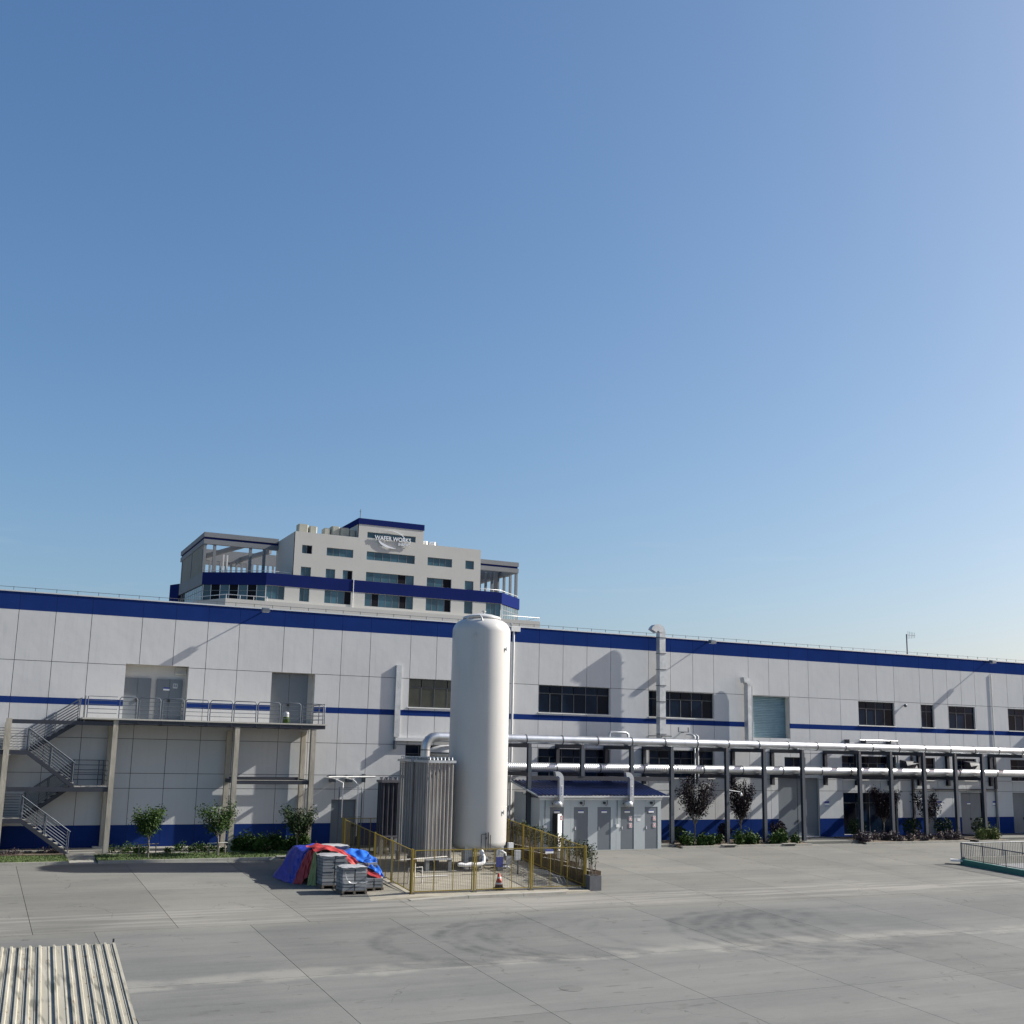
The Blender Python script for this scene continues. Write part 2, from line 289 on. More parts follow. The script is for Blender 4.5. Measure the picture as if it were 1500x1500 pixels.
# ---------------------------------------------------------------- mesh helpers
class MB:
    def __init__(s): s.v = []; s.f = []; s.s = []
    def add(s, vs, fs, smooth=False):
        k = len(s.v); s.v += [tuple(p) for p in vs]
        s.f += [tuple(i + k for i in f) for f in fs]; s.s += [smooth] * len(fs); return s
    def box(s, x0, x1, y0, y1, z0, z1):
        vs = [(x, y, z) for z in (z0, z1) for y in (y0, y1) for x in (x0, x1)]
        return s.add(vs, [(0, 2, 3, 1), (4, 5, 7, 6), (0, 1, 5, 4), (2, 6, 7, 3), (0, 4, 6, 2), (1, 3, 7, 5)])
    def hexa(s, p):   # 8 pts: bottom 4 ccw, top 4 ccw
        return s.add(p, [(0, 3, 2, 1), (4, 5, 6, 7), (0, 1, 5, 4), (1, 2, 6, 5), (2, 3, 7, 6), (3, 0, 4, 7)])
    def bar(s, a, b, wx, wz, upv=(0, 0, 1)):   # rectangular bar from a to b
        a = Vector(a); b = Vector(b); d = (b - a).normalized(); u = Vector(upv)
        if abs(d.dot(u)) > 0.99: u = Vector((0, 1, 0))
        r = d.cross(u).normalized() * wx / 2; t = r.cross(d).normalized() * wz / 2
        return s.hexa([a - r - t, a + r - t, a + r + t, a - r + t, b - r - t, b + r - t, b + r + t, b - r + t])
    def tube(s, pts, r, n=8, caps=True, smooth=True):
        pts = [Vector(p) for p in pts]; rs = r if isinstance(r, (list, tuple)) else [r] * len(pts)
        k = len(s.v); prev = None; rings = []
        for i, p in enumerate(pts):
            d = (pts[min(i + 1, len(pts) - 1)] - pts[max(i - 1, 0)])
            d = d.normalized() if d.length > 1e-9 else Vector((0, 0, 1))
            if prev is None:
                a = Vector((0, 0, 1)) if abs(d.z) < 0.9 else Vector((1, 0, 0))
                uu = d.cross(a).normalized()
            else: uu = (prev - d * prev.dot(d)).normalized()
            prev = uu; vv = d.cross(uu)
            rings.append([p + (uu * math.cos(2 * PI * j / n) + vv * math.sin(2 * PI * j / n)) * rs[i] for j in range(n)])
        vs = [q for rg in rings for q in rg]; fs = []
        for i in range(len(pts) - 1):
            for j in range(n):
                fs.append((i * n + j, i * n + (j + 1) % n, (i + 1) * n + (j + 1) % n, (i + 1) * n + j))
        s.add(vs, fs, smooth)
        if caps:
            s.add(rings[0], [tuple(range(n - 1, -1, -1))]); s.add(rings[-1], [tuple(range(n))])
        return s
    def lathe(s, prof, n=32, c=(0, 0), smooth=True):
        vs = [(c[0] + r * math.cos(2 * PI * j / n), c[1] + r * math.sin(2 * PI * j / n), z) for r, z in prof for j in range(n)]
        fs = [(i * n + j, i * n + (j + 1) % n, (i + 1) * n + (j + 1) % n, (i + 1) * n + j) for i in range(len(prof) - 1) for j in range(n)]
        return s.add(vs, fs, smooth)
    def prism(s, poly, z0, z1):
        n = len(poly); vs = [(x, y, z0) for x, y in poly] + [(x, y, z1) for x, y in poly]
        return s.add(vs, [tuple(range(n - 1, -1, -1)), tuple(range(n, 2 * n))] + [(i, (i + 1) % n, n + (i + 1) % n, n + i) for i in range(n)])
    def xz(s, poly, y0, y1):   # polygon in x,z extruded in y
        n = len(poly); vs = [(x, y0, z) for x, z in poly] + [(x, y1, z) for x, z in poly]
        return s.add(vs, [tuple(range(n)), tuple(range(2 * n - 1, n - 1, -1))] + [(i, n + i, n + (i + 1) % n, (i + 1) % n) for i in range(n)])
    def pierced(s, x0, x1, z0, z1, y0, y1, holes, sides=True):
        """slab facing -y with rectangular holes; faces on front, outer edges and hole reveals"""
        hs = [(max(a, x0), min(b, x1), max(c, z0), min(d, z1)) for a, b, c, d in holes if a < x1 and b > x0 and c < z1 and d > z0]
        xs = sorted({x0, x1, *[h[0] for h in hs], *[h[1] for h in hs]}); zs = sorted({z0, z1, *[h[2] for h in hs], *[h[3] for h in hs]})
        solid = lambda i, j: 0 <= i < len(xs) - 1 and 0 <= j < len(zs) - 1 and not any(
            h[0] <= xs[i] + 1e-6 and xs[i + 1] <= h[1] + 1e-6 and h[2] <= zs[j] + 1e-6 and zs[j + 1] <= h[3] + 1e-6 for h in hs)
        for i in range(len(xs) - 1):
            for j in range(len(zs) - 1):
                if not solid(i, j): continue
                a, b, c, d = xs[i], xs[i + 1], zs[j], zs[j + 1]
                s.add([(a, y0, c), (b, y0, c), (b, y0, d), (a, y0, d)], [(0, 1, 2, 3)])
                if not sides: continue
                if not solid(i - 1, j): s.add([(a, y1, c), (a, y0, c), (a, y0, d), (a, y1, d)], [(0, 1, 2, 3)])
                if not solid(i + 1, j): s.add([(b, y0, c), (b, y1, c), (b, y1, d), (b, y0, d)], [(0, 1, 2, 3)])
                if not solid(i, j - 1): s.add([(a, y1, c), (b, y1, c), (b, y0, c), (a, y0, c)], [(0, 1, 2, 3)])
                if not solid(i, j + 1): s.add([(a, y0, d), (b, y0, d), (b, y1, d), (a, y1, d)], [(0, 1, 2, 3)])
        return s

OFF = {}
def mesh_of(name, mb, mt, off=Vector((0, 0, 0))):
    me = bpy.data.meshes.new(name)
    me.from_pydata([(x - off.x, y - off.y, z - off.z) for x, y, z in mb.v], [], mb.f)
    me.polygons.foreach_set('use_smooth', mb.s)
    for q in (mt if isinstance(mt, (list, tuple)) else [mt]): me.materials.append(q)
    me.update(); return me
def obj(name, mb, mt, parent=None, **props):
    off = OFF[parent.name] if parent else Vector((0, 0, 0))
    o = bpy.data.objects.new(name, mesh_of(name, mb, M[mt] if isinstance(mt, str) else mt, off)); COL.objects.link(o)
    if parent: o.parent = parent
    OFF[o.name] = off.copy()
    for k, v in props.items(): o[k] = v
    return o
def inst(name, me, parent, loc):   # shared mesh, placed at world loc
    o = bpy.data.objects.new(name, me); COL.objects.link(o); o.parent = parent
    o.location = Vector(loc) - (OFF[parent.name] if parent else Vector((0, 0, 0)))
    OFF[o.name] = Vector(loc); return o
def thing(name, label, cat, loc=(0, 0, 0), group=None):
    o = bpy.data.objects.new(name, None); COL.objects.link(o); o.location = loc
    o.empty_display_size = 0.3
    o['label'] = label; o['category'] = cat
    if group: o['group'] = group
    OFF[o.name] = Vector(loc); return o
def tag(o, label, cat, group=None):
    o['label'] = label; o['category'] = cat
    if group: o['group'] = group
    return o
def children(o): return [c for c in o.children]
def copy_tree(src, loc, label=None):
    """copy of a thing with its parts and sub-parts, moved to loc"""
    def rec(o, par):
        c = o.copy(); COL.objects.link(c)
        if par: c.parent = par
        for ch in o.children: rec(ch, c)
        return c
    c = rec(src, None); c.location = loc
    if label: c['label'] = label
    OFF[c.name] = Vector(loc); return c
def leafy(mb, pts, size, rnd, flat=0.0):
    for p in pts:
        s = size * rnd.uniform(0.6, 1.35)
        a = Vector((rnd.gauss(0, 1), rnd.gauss(0, 1), rnd.gauss(0, 1) + 0.01)).normalized()
        b = a.cross(Vector((rnd.gauss(0, 1), rnd.gauss(0, 1), rnd.gauss(0, 1)))).normalized()
        p = Vector(p)
        mb.add([p - a * s, p + b * s * 0.5, p + a * s, p - b * s * 0.5], [(0, 1, 2, 3)])

SL = 0.0495731
def gz(y):   # yard rises towards the factory
    if y < 61 and y > -30: return SL * (y - 61)
    return 0.0 if y >= 61 else SL * -91

# ---------------------------------------------------------------- ground
g = MB()
rows = [-400, -30, 18, 37.0, 49.3, 57.0, 61, 400, 3000]; colsx = [-2500, -400, -60, 53.1, 66.0, 150, 500, 2500]
for i, y in enumerate(rows):
    for x in colsx: g.v.append((x, y, gz(y) - 0.05))
nc = len(colsx)
for i in range(len(rows) - 1):
    for j in range(nc - 1):
        if (rows[i], colsx[j]) == (37.0, 53.1): continue   # the sunken ramp
        g.f.append((i * nc + j, i * nc + j + 1, (i + 1) * nc + j + 1, (i + 1) * nc + j)); g.s.append(False)
obj('ground', g, mat('ground_base', (0.16, 0.15, 0.135), 0.95, var=0.2, vscale=0.3), kind='structure')
yard = obj('yard_pavement', MB().hexa([(-25, 17, gz(17) - .045), (95, 17, gz(17) - .045), (95, 18, gz(18) - .045), (-25, 18, gz(18) - .045),
                              (-25, 17, gz(17)), (95, 17, gz(17)), (95, 18, gz(18)), (-25, 18, gz(18))]), 'yard', kind='structure')
PIT = (53.1, 66.0, 37.0, 49.3)
def slab(x0, x1, y0, y1):
    if x0 < PIT[1] and x1 > PIT[0] and y0 < PIT[3] and y1 > PIT[2]:   # cut round the sunken ramp
        if x0 < PIT[0]: slab(x0, PIT[0], y0, y1)
        if x1 > PIT[1]: slab(PIT[1], x1, y0, y1)
        a, b = max(x0, PIT[0]), min(x1, PIT[1])
        if y0 < PIT[2]: slab(a, b, y0, PIT[2])
        if y1 > PIT[3]: slab(a, b, PIT[3], y1)
        return
    gp = 0.009; x0 += gp; x1 -= gp; y0 += gp; y1 -= gp
    z = lambda y: gz(y)
    mb = MB().hexa([(x0, y0, z(y0) - .05), (x1, y0, z(y0) - .05), (x1, y1, z(y1) - .05), (x0, y1, z(y1) - .05),
                    (x0, y0, z(y0)), (x1, y0, z(y0)), (x1, y1, z(y1)), (x0, y1, z(y1))])
    obj('concrete_slab', mb, 'yard', yard)
xa = [-22 + 0.06 + 5.29 * k for k in range(0, 23)]
xa = [9.97 + 5.29 * k for k in range(-6, 17)]
for y0, y1 in ((18, 23.4), (23.4, 28.97), (28.97, 34.5), (34.5, 42.2)):
    for a, b in zip(xa, xa[1:]): slab(a, b, y0, y1)
xb = [2.75 + 4.72 * k for k in range(-6, 21)]
for y0, y1 in ((42.2, 49.8), (49.8, 58.6)):
    for a, b in zip(xb, xb[1:]):
        if y0 > 49 and a > 52: continue
        slab(a, b, y0, y1)
slab(54.67, 97.2, 49.8, 58.6)
# manhole cover
mh = MB(); mh.lathe([(0.36, 0.0), (0.36, 0.006), (0.0, 0.006)], 24, (0, 0), False)
mo = thing('manhole_cover', 'pale round manhole cover set in the open concrete yard', 'manhole cover', (17.04, 31.06, gz(31.06)))
mo.rotation_euler = (math.atan(SL), 0, 0)
q = bpy.data.objects.new('lid', mesh_of('lid', mh, M['yard'])); COL.objects.link(q); q.parent = mo

# ---------------------------------------------------------------- factory
YF = 62.0
fac = thing('factory_building', 'long white factory hall with blue parapet band, blue stripe and blue plinth', 'factory', (37, 62, 0))
ups = [(23.07, 28.0, 7.71, 9.37, 'olive', 6), (31.53, 36.55, 7.68, 9.36, 'g', 6), (39.45, 44.48, 7.66, 9.32, 'g', 6), (56.87, 60.22, 7.60, 9.28, 'g', 4),
       (62.79, 64.05, 7.60, 9.25, 'g', 2), (65.51, 68.2, 7.58, 9.24, 'g', 3), (71.65, 75.2, 7.58, 9.25, 'g', 4),
       (31.55, 36.57, 3.84, 5.53, 'g', 6), (39.47, 44.45, 3.84, 5.57, 'g', 6), (50.23, 52.02, 4.30, 5.29, 'g', 2), (55.22, 60.2, 3.84, 5.46, 'g', 6),
       (62.58, 63.93, 3.84, 5.43, 'g', 2), (66.0, 68.05, 3.84, 5.43, 'g', 3), (71.62, 74.4, 3.84, 5.42, 'g', 3), (23.0, 25.6, 3.9, 5.56, 'g', 3),
       (55.24, 60.19, 0.12, 2.95, 'ent', 4)]
doors = [(49.64, 53.15, 0.06, 3.93), (62.92, 63.85, 0.06, 2.49), (66.31, 68.9, 0.06, 2.98), (71.63, 74.2, 0.06, 2.98), (18.76, 20.2, 0.06, 2.50)]
recess = [(7.34, 10.55, 6.55, 9.42), (15.03, 17.48, 6.55, 9.36)]
shut = (47.47, 50.75, 6.53, 9.32)
holes = [u[:4] for u in ups] + doors + recess + [shut]
XL, XR = -0.2, 76.0
xs = [-0.2, 1.97, 3.72, 5.46, 7.99, 9.69, 11.41, 13.1, 15.58, 17.25, 18.92, 20.63, 23.09, 24.73, 26.4, 28.1, 29.8, 31.51, 33.18, 34.88, 36.61, 39.43, 41.11, 42.85, 44.51,
      47.34, 49.05, 50.77, 52.46, 55.24, 56.97, 58.64, 60.28, 62.76, 64.1, 65.47, 66.89, 68.31, 69.96, 71.71, 73.41, 76.0]
zrows = [(0.0, 1.23, 'plinth_panel', 'blue', 0, 0), (1.23, 3.06, 'wall_panel', 'wall', 0, 1), (3.06, 3.82, 'wall_panel', 'wall', 1, 1), (3.82, 5.57, 'wall_panel', 'wall', 1, 1),
         (5.57, 7.22, 'wall_panel', 'wall', 1, 0), (7.22, 7.54, 'stripe_panel', 'blue', 0, 0), (7.54, 9.35, 'wall_panel', 'wall', 0, 1), (9.35, 11.88, 'wall_panel', 'wall', 1, 0),
         (11.88, 12.78, 'parapet_panel', 'blue', 0, 0)]
gp = 0.014
for z0, z1, nm, mt, gb, gt in zrows:
    proud = 0.003 if mt == 'blue' else 0.0
    for a, b in zip(xs, xs[1:]):
        mb = MB().pierced(a + (gp if mt == 'wall' else gp * .5), b - (gp if mt == 'wall' else gp * .5), z0 + gb * gp, z1 - gt * gp, YF - proud, YF + 0.03, holes)
        if mb.f: obj(nm, mb, mt, fac)
core = MB().pierced(XL, XR, -0.4, 12.78, YF + 0.028, YF + 0.40, holes)
obj('joint_backing', core, 'joint', fac)
# hall body outside the panelled stretch, roof, parapet coping
body = MB(); body.box(-22, XL, YF, 100, -0.4, 12.78).box(XR, 118, YF, 100, -0.4, 12.78)
body.box(XL, XR, YF + 3.0, 100, -0.4, 12.0)
obj('hall_body', body, 'wall', fac)
for a, b, c, d in holes:
    rv = MB()   # lining of each opening
    if (a, b, c, d) == shut or (a, b, c, d) in recess: dp = 0.55
    else: dp = 0.22
    e = 0.004
    rv.box(a - 0.1, a + e, YF + 0.03, YF + dp, c, d).box(b - e, b + 0.1, YF + 0.03, YF + dp, c, d)
    rv.box(a - 0.1, b + 0.1, YF + 0.03, YF + dp, d - e, d + 0.1).box(a - 0.1, b + 0.1, YF + 0.03, YF + dp, c - 0.1, c + e)
    obj('opening_lining', rv, 'reveal', fac)
obj('roof', MB().box(-22, 118, YF + 0.35, 100, 12.0, 12.3), 'roofmembrane', fac)
obj('parapet_coping', MB().box(-22, 118, YF - 0.035, YF + 0.42, 12.782, 12.85), 'coping', fac)
obj('lightning_wire', MB().tube([(-22, YF + .15, 13.03), (118, YF + .15, 13.03)], 0.012, 4), 'band', fac)
obj('unseen_shade_block', MB().box(82, 91, 58.4, YF - .002, -.4, 12.85), 'wall', fac)  # unseen block added beyond the right edge to cast a shadow along the wall
pm = mesh_of('wire_post', MB().box(-.012, .012, -.012, .012, 0, .2), M['band'])
for k in range(74): inst('wire_post', pm, fac, (0.6 + k * 1.02, YF + .15, 12.851))

def window(par, x0, x1, z0, z1, y, nx, kind, trans=0.0, mt='glass', fr=0.05, frm='frame', nz=0, opens=()):
    f = MB(); yb = y + 0.06
    f.box(x0, x1, y, yb, z0, z0 + fr).box(x0, x1, y, yb, z1 - fr, z1).box(x0, x0 + fr, y, yb, z0 + fr, z1 - fr).box(x1 - fr, x1, y, yb, z0 + fr, z1 - fr)
    tz = z1 - trans if trans else None
    if tz: f.box(x0 + fr, x1 - fr, y + .003, yb - .003, tz - fr / 2, tz + fr / 2)
    for k in range(1, nx):
        x = x0 + (x1 - x0) * k / nx
        if tz:
            f.box(x - fr / 2, x + fr / 2, y + .002, yb - .002, z0 + fr, tz - fr / 2)
            if k % 2 == 0 or nx < 4: f.box(x - fr / 2, x + fr / 2, y + .002, yb - .002, tz + fr / 2, z1 - fr)
        else: f.box(x - fr / 2, x + fr / 2, y + .002, yb - .002, z0 + fr, z1 - fr)
    o = obj('window', f, frm, par)
    for k in range(nx):
        a = x0 + (x1 - x0) * k / nx + fr / 2; b = x0 + (x1 - x0) * (k + 1) / nx - fr / 2
        dy = 0.02 + 0.014 * (k % 2)
        mm = 'glass_open' if k in opens else mt
        if tz:
            obj('pane', MB().box(a, b, y + dy, y + dy + .012, z0 + fr, tz - fr / 2), mm, o)
            obj('pane', MB().box(a, b, y + .025, y + .037, tz + fr / 2, z1 - fr), mt, o)
        else: obj('pane', MB().box(a, b, y + dy, y + dy + .012, z0 + fr, z1 - fr), mm, o)
    return o
for x0, x1, z0, z1, k, nx in ups:
    if k == 'ent': window(fac, x0, x1, z0, z1, YF + .17, nx, k, 0.7)
    else:
        window(fac, x0, x1, z0, z1, YF + .13, nx, k, 0.5 if z1 - z0 > 1.2 else 0, 'glass_olive' if k == 'olive' else 'glass')
        obj('window_sill', MB().box(x0 - .05, x1 + .05, YF - .07, YF + .12, z0 - .045, z0 + .006), 'sill', fac)
# doors
def door(par, x0, x1, z0, z1, y, leaves=1, plate=False, sign=False, hside=1):
    d = MB(); n = leaves; wdt = (x1 - x0) / n
    for k in range(n): d.box(x0 + wdt * k + .008, x0 + wdt * (k + 1) - .008, y, y + .05, z0 + .01, z1 - .01)
    o = obj('door', d, 'door', par)
    hx = (x0 + x1) / 2 if n > 1 else (x1 - .12 if hside > 0 else x0 + .12)
    obj('handle', MB().box(hx - .06, hx + .06, y - .05, y - .001, z0 + .95, z0 + 1.1), 'black', o)
    if plate:
        cx = (x0 + x1) / 2 - (.15 if n > 1 else 0)
        pz = z0 + (z1 - z0) * .72
        obj('name_plate', MB().box(cx - .16, cx + .16, y - .012, y - .001, pz, pz + .16), 'white', o)
        obj('plate_header', MB().box(cx - .16, cx + .16, y - .018, y - .012, pz + .085, pz + .16), 'signblue', o)
    return o
bd = doors[0]; door(fac, *bd, YF + .16, 2)
obj('door_jamb_line', MB().box(51.36, 51.40, YF + .155, YF + .159, .1, 3.9), 'black', fac)
door(fac, *doors[1], YF + .12); door(fac, 66.36, 68.5, .06, 2.94, YF + .2, 2, True); door(fac, *doors[3], YF + .2, 2); door(fac, *doors[4], YF + .12, 1)
# upper recesses
for a, b, c, d in recess: obj('recess_back_wall', MB().box(a - .1, b + .1, YF + .5, YF + .58, c - .1, d + .1), 'reveal', fac)
door(fac, 7.36, 8.74, 6.56, 8.74, YF + .40, 2); dB = door(fac, 9.0, 10.36, 6.56, 8.74, YF + .40, 2, True)
obj('warning_label', MB().box(9.86, 10.08, YF + .388, YF + .399, 8.27, 8.5), 'white', dB)
obj('label_picture', MB().box(9.88, 9.955, YF + .384, YF + .388, 8.30, 8.48), 'door', dB); obj('label_picture', MB().box(9.975, 10.06, YF + .384, YF + .388, 8.30, 8.48), 'door', dB)
lv = MB(); lv.box(9.92, 10.5, YF + .42, YF + .5, 8.98, 9.38)
lo = obj('louvre', lv, 'reveal', fac)
for k in range(6): obj('louvre_blade', MB().bar((9.93, YF + .41, 9.02 + k * .06), (10.49, YF + .41, 9.02 + k * .06), .05, .012, (0, .6, .8)), 'reveal', lo)
door(fac, 15.05, 17.2, 6.56, 9.33, YF + .40, 2)
# roller shutter
so_ = obj('roller_shutter', MB().box(shut[0] - .05, shut[1] + .05, YF + .46, YF + .5, shut[2], shut[3] + .05), 'shutter', fac)
sm_ = mesh_of('shutter_slat', MB().add([(-1.62, 0, 0), (1.62, 0, 0), (1.62, -.035, .035), (-1.62, -.035, .035), (1.62, -.035, .075), (-1.62, -.035, .075), (1.62, 0, .112), (-1.62, 0, .112)],
                                 [(0, 1, 2, 3), (3, 2, 4, 5), (5, 4, 6, 7)]), M['shutter'])
for k in range(24): inst('shutter_slat', sm_, so_, (49.11, YF + .455, 6.56 + k * .114))
# downpipes on the wall
dp = obj('downpipe', MB().tube([(29.7, YF - .09, 0), (29.7, YF - .09, 12.6)], .07, 8), 'sill', fac)
obj('rain_hopper', MB().box(29.5, 30.1, YF - .2, YF - .005, 12.5, 12.78), 'sill', dp)
dp2 = obj('downpipe', MB().tube([(70.0, YF - .05, 0), (70.0, YF - .05, 11.8)], .028, 6), 'reveal', fac)
obj('downpipe', MB().tube([(69.8, YF - .07, 0), (69.8, YF - .07, 4.9)], .05, 6), 'door', fac)
# small wall signs
for x in (53.55, 63.95, 69.5):
    s_ = obj('wall_sign', MB().box(x, x + .42, YF - .02, YF - .004, 2.05, 2.38), 'white', fac)
    obj('sign_header', MB().box(x, x + .42, YF - .026, YF - .02, 2.24, 2.38).box(x, x + .42, YF - .026, YF - .02, 2.05, 2.09), 'signblue', s_)

# floodlights on parapet arms
def floodlight(x, label, L=0.62):
    t = thing('floodlight', label, 'floodlight', (x, YF, 12.6), 'floodlights on arms along the parapet')
    obj('arm', MB().bar((x, YF - .006, 12.62), (x, YF - L, 12.70), .05, .05), 'steel', t)
    h = obj('lamp_head', MB().hexa([(x - .22, YF - L - .3, 12.55), (x + .22, YF - L - .3, 12.55), (x + .22, YF - L + .05, 12.62), (x - .22, YF - L + .05, 12.62),
                                (x - .17, YF - L - .28, 12.73), (x + .17, YF - L - .28, 12.73), (x + .17, YF - L + .05, 12.80), (x - .17, YF - L + .05, 12.80)]), 'rail', t)
    obj('lens', MB().box(x - .19, x + .19, YF - L - .26, YF - L, 12.535, 12.548), 'white', h)
floodlight(14.3, 'small floodlight over the balcony on the left of the blue parapet')
floodlight(43.9, 'small floodlight on the parapet just right of the tall exhaust duct')
floodlight(69.5, 'small floodlight at the right end of the blue parapet')
cm = thing('security_camera', 'round wall camera on short arm right of the upper window', 'camera', (61.1, YF, 9.1))
obj('bracket', MB().bar((61.1, YF - .004, 9.12), (61.1, YF - .16, 9.12), .05, .05), 'rail', cm)
obj('camera_dome', MB().lathe([(0.0, 8.98), (.09, 9.02), (.13, 9.1), (.1, 9.2), (0, 9.22)], 12, (61.1, YF - .2)), 'rail', cm)
an = thing('roof_antenna', 'thin yagi antenna mast standing on the parapet at the right', 'antenna', (61.9, 62.2, 12.85))
obj('mast', MB().tube([(61.9, 62.2, 12.85), (61.9, 62.2, 14.35)], .045, 8), 'rail', an)
obj('boom', MB().tube([(61.85, 62.2, 14.3), (62.75, 62.2, 14.3)], .02, 6), 'rail', an)
for k in range(5): obj('antenna_element', MB().tube([(62.05 + k * .16, 62.2, 14.02 + .02 * k), (62.05 + k * .16, 62.2, 14.58 - .02 * k)], .012, 5), 'rail', an)

# wall ducts
def arc(c, r, a0, a1, n, plane='xz'):
    out = []
    for k in range(n + 1):
        a = a0 + (a1 - a0) * k / n
        out.append((c[0] + r * math.cos(a), c[1], c[2] + r * math.sin(a)))
    return out
def rect_duct(mb, path, wx, wy):   # rectangular section swept in the xz plane
    k = len(mb.v); n = len(path); vs = []
    for i, p in enumerate(path):
        p = Vector(p); d = (Vector(path[min(i + 1, n - 1)]) - Vector(path[max(i - 1, 0)])).normalized()
        nrm = Vector((d.z, 0, -d.x))
        for s1, s2 in ((-1, -1), (1, -1), (1, 1), (-1, 1)): vs.append(p + nrm * s1 * wx / 2 + Vector((0, s2 * wy / 2, 0)))
    fs = [(i * 4 + j, i * 4 + (j + 1) % 4, (i + 1) * 4 + (j + 1) % 4, (i + 1) * 4 + j) for i in range(n - 1) for j in range(4)]
    mb.add(vs, fs + [(3, 2, 1, 0), tuple((n - 1) * 4 + j for j in range(4))]); return mb
td = thing('exhaust_duct', 'tall square silver exhaust duct with hooked top rising above the parapet', 'duct', (40.2, 61.5, 6.3))
X0 = 39.95; yd = 61.35
path = [(X0, yd, 5.9), (X0, yd, 13.0)] + arc((X0 - .32, yd, 13.0), .32, 0, PI * .92, 7)
obj('duct', rect_duct(MB(), path, .44, .42), 'galv', td)
for k in range(7): obj('flange', MB().box(X0 - .25, X0 + .25, yd - .24, yd + .24, 6.55 + k * 1.02, 6.585 + k * 1.02), 'band', td)
obj('wall_bracket', MB().bar((X0 - .5, yd - .28, 6.45), (X0 + .6, yd - .28, 6.45), .06, .06).bar((X0 - .5, yd - .28, 6.45), (X0 - .5, YF - .006, 6.45), .05, .05)
    .bar((X0 + .35, yd - .28, 6.45), (X0 + .35, YF - .006, 6.45), .05, .05).bar((X0 - .45, yd - .3, 6.1), (X0 - .1, yd - .3, 6.45), .05, .05), 'band', td)
ld = thing('exhaust_duct', 'lower round headed grey exhaust duct beside the roller shutter', 'duct', (47.0, 61.5, 6.0))
path = [(46.95, 61.55, 5.9), (46.95, 61.55, 9.95)] + arc((46.6, 61.55, 9.95), .35, 0, PI * .6, 8)
obj('duct', rect_duct(MB(), path, .36, .42), 'galv', ld)
obj('duct_edge', MB().box(47.135, 47.16, 61.33, 61.77, 5.9, 9.9), 'coping', ld)
fl = thing('wall_duct', 'flat vertical cable duct with a right-angled foot on the wall left of the tank', 'duct', (22.4, 61.9, 5.9))
obj('riser', MB().box(22.22, 22.55, 61.86, 61.995, 6.0, 10.08), 'galv', fl)
obj('foot_run', MB().box(22.30, 26.2, 61.80, 61.99, 5.78, 5.96), 'coping', fl)
obj('foot_bracket', MB().box(22.24, 22.32, 61.7, 61.99, 5.3, 5.78), 'rail', fl)

# ---------------------------------------------------------------- balcony and stairs
bal = thing('balcony_walkway', 'raised steel walkway with railings on concrete columns along the left wall', 'balcony', (11, 60.7, 0))
cpos = [(1.95, .25), (6.82, .24), (12.84, .24), (16.9, .25)]
for x, wd in cpos:
    top = 6.42 if x < 3 else 6.27 if x > 7 else 6.44
    obj('column', MB().box(x - wd / 2, x + wd / 2, 59.62, 59.92, -.15, top), 'concrete', bal)
    obj('column', MB().box(x - wd / 2 + .02, x + wd / 2 + .02, 61.62, 61.88, -.15, top - .17), 'concrete', bal)
obj('column_base', MB().box(6.4, 6.95, 61.45, 61.95, -.1, .22), 'deck', bal)
obj('edge_beam', MB().box(6.945, 17.5, 59.6, 59.72, 6.28, 6.475), 'steel', bal)
obj('edge_beam', MB().box(2.08, 6.695, 59.64, 59.74, 6.18, 6.375), 'steel', bal)
obj('edge_beam', MB().box(17.4, 17.5, 59.73, 61.95, 6.28, 6.475), 'steel', bal)
obj('edge_beam', MB().box(5.2, 17.39, 61.86, 61.94, 6.28, 6.475), 'steel', bal)
for x in (7.6, 9.2, 10.8, 14.4, 15.9): obj('cross_beam', MB().box(x - .05, x + .05, 59.73, 61.85, 6.26, 6.46), 'steel', bal)
obj('deck', MB().box(5.22, 17.6, 59.56, 61.97, 6.478, 6.55), 'deck', bal)
for k, x in enumerate((7.85, 9.05, 10.1, 11.3, 12.5, 13.8, 15.05, 16.2)):
    obj('beam_stiffener', MB().box(x - .02, x + .02, 59.57, 59.598, 6.29, 6.465), 'steel', bal)
# lower brace frame between the two right bays
obj('brace_frame', MB().box(12.97, 16.76, 59.68, 59.8, 3.38, 3.57).box(12.97, 16.72, 61.66, 61.76, 3.5, 3.7).box(16.78, 16.88, 59.93, 61.61, 3.42, 3.62).box(12.78, 12.88, 59.93, 61.61, 3.42, 3.62), 'steel', bal)
obj('brace_lip', MB().box(12.97, 16.76, 59.67, 59.81, 3.573, 3.59), 'deck', bal)
py_ = 59.63
posts = [6.86, 7.8, 8.93, 10.08, 11.32, 12.55, 13.79, 15.05, 16.16, 17.4]
for a, b in zip(posts, posts[1:]):
    obj('railing_frame', MB().tube([(a + .05, py_, 6.5), (a + .05, py_, 7.5), (a + .12, py_, 7.6), (b - .12, py_, 7.6), (b - .05, py_, 7.5), (b - .05, py_, 6.5)], .026, 6), 'rail', bal)
    rr = MB()
    for z in (6.78, 6.99, 7.2, 7.4): rr.tube([(a + .07, py_, z), (b - .07, py_, z)], .014, 5)
    obj('railing_bar', rr, 'rail', bal)
obj('railing_frame', MB().tube([(17.45, 59.68, 6.5), (17.45, 59.68, 7.55), (17.45, 59.76, 7.6), (17.45, 61.9, 7.6)], .026, 6).tube([(17.45, 60.8, 6.5), (17.45, 60.8, 7.6)], .024, 6).tube([(17.45, 61.92, 6.5), (17.45, 61.92, 7.6)], .024, 6), 'rail', bal)
rr = MB()
for z in (6.78, 6.99, 7.2, 7.4): rr.tube([(17.45, 59.7, z), (17.45, 61.92, z)], .014, 5)
obj('railing_bar', rr, 'rail', bal)
rr = MB()
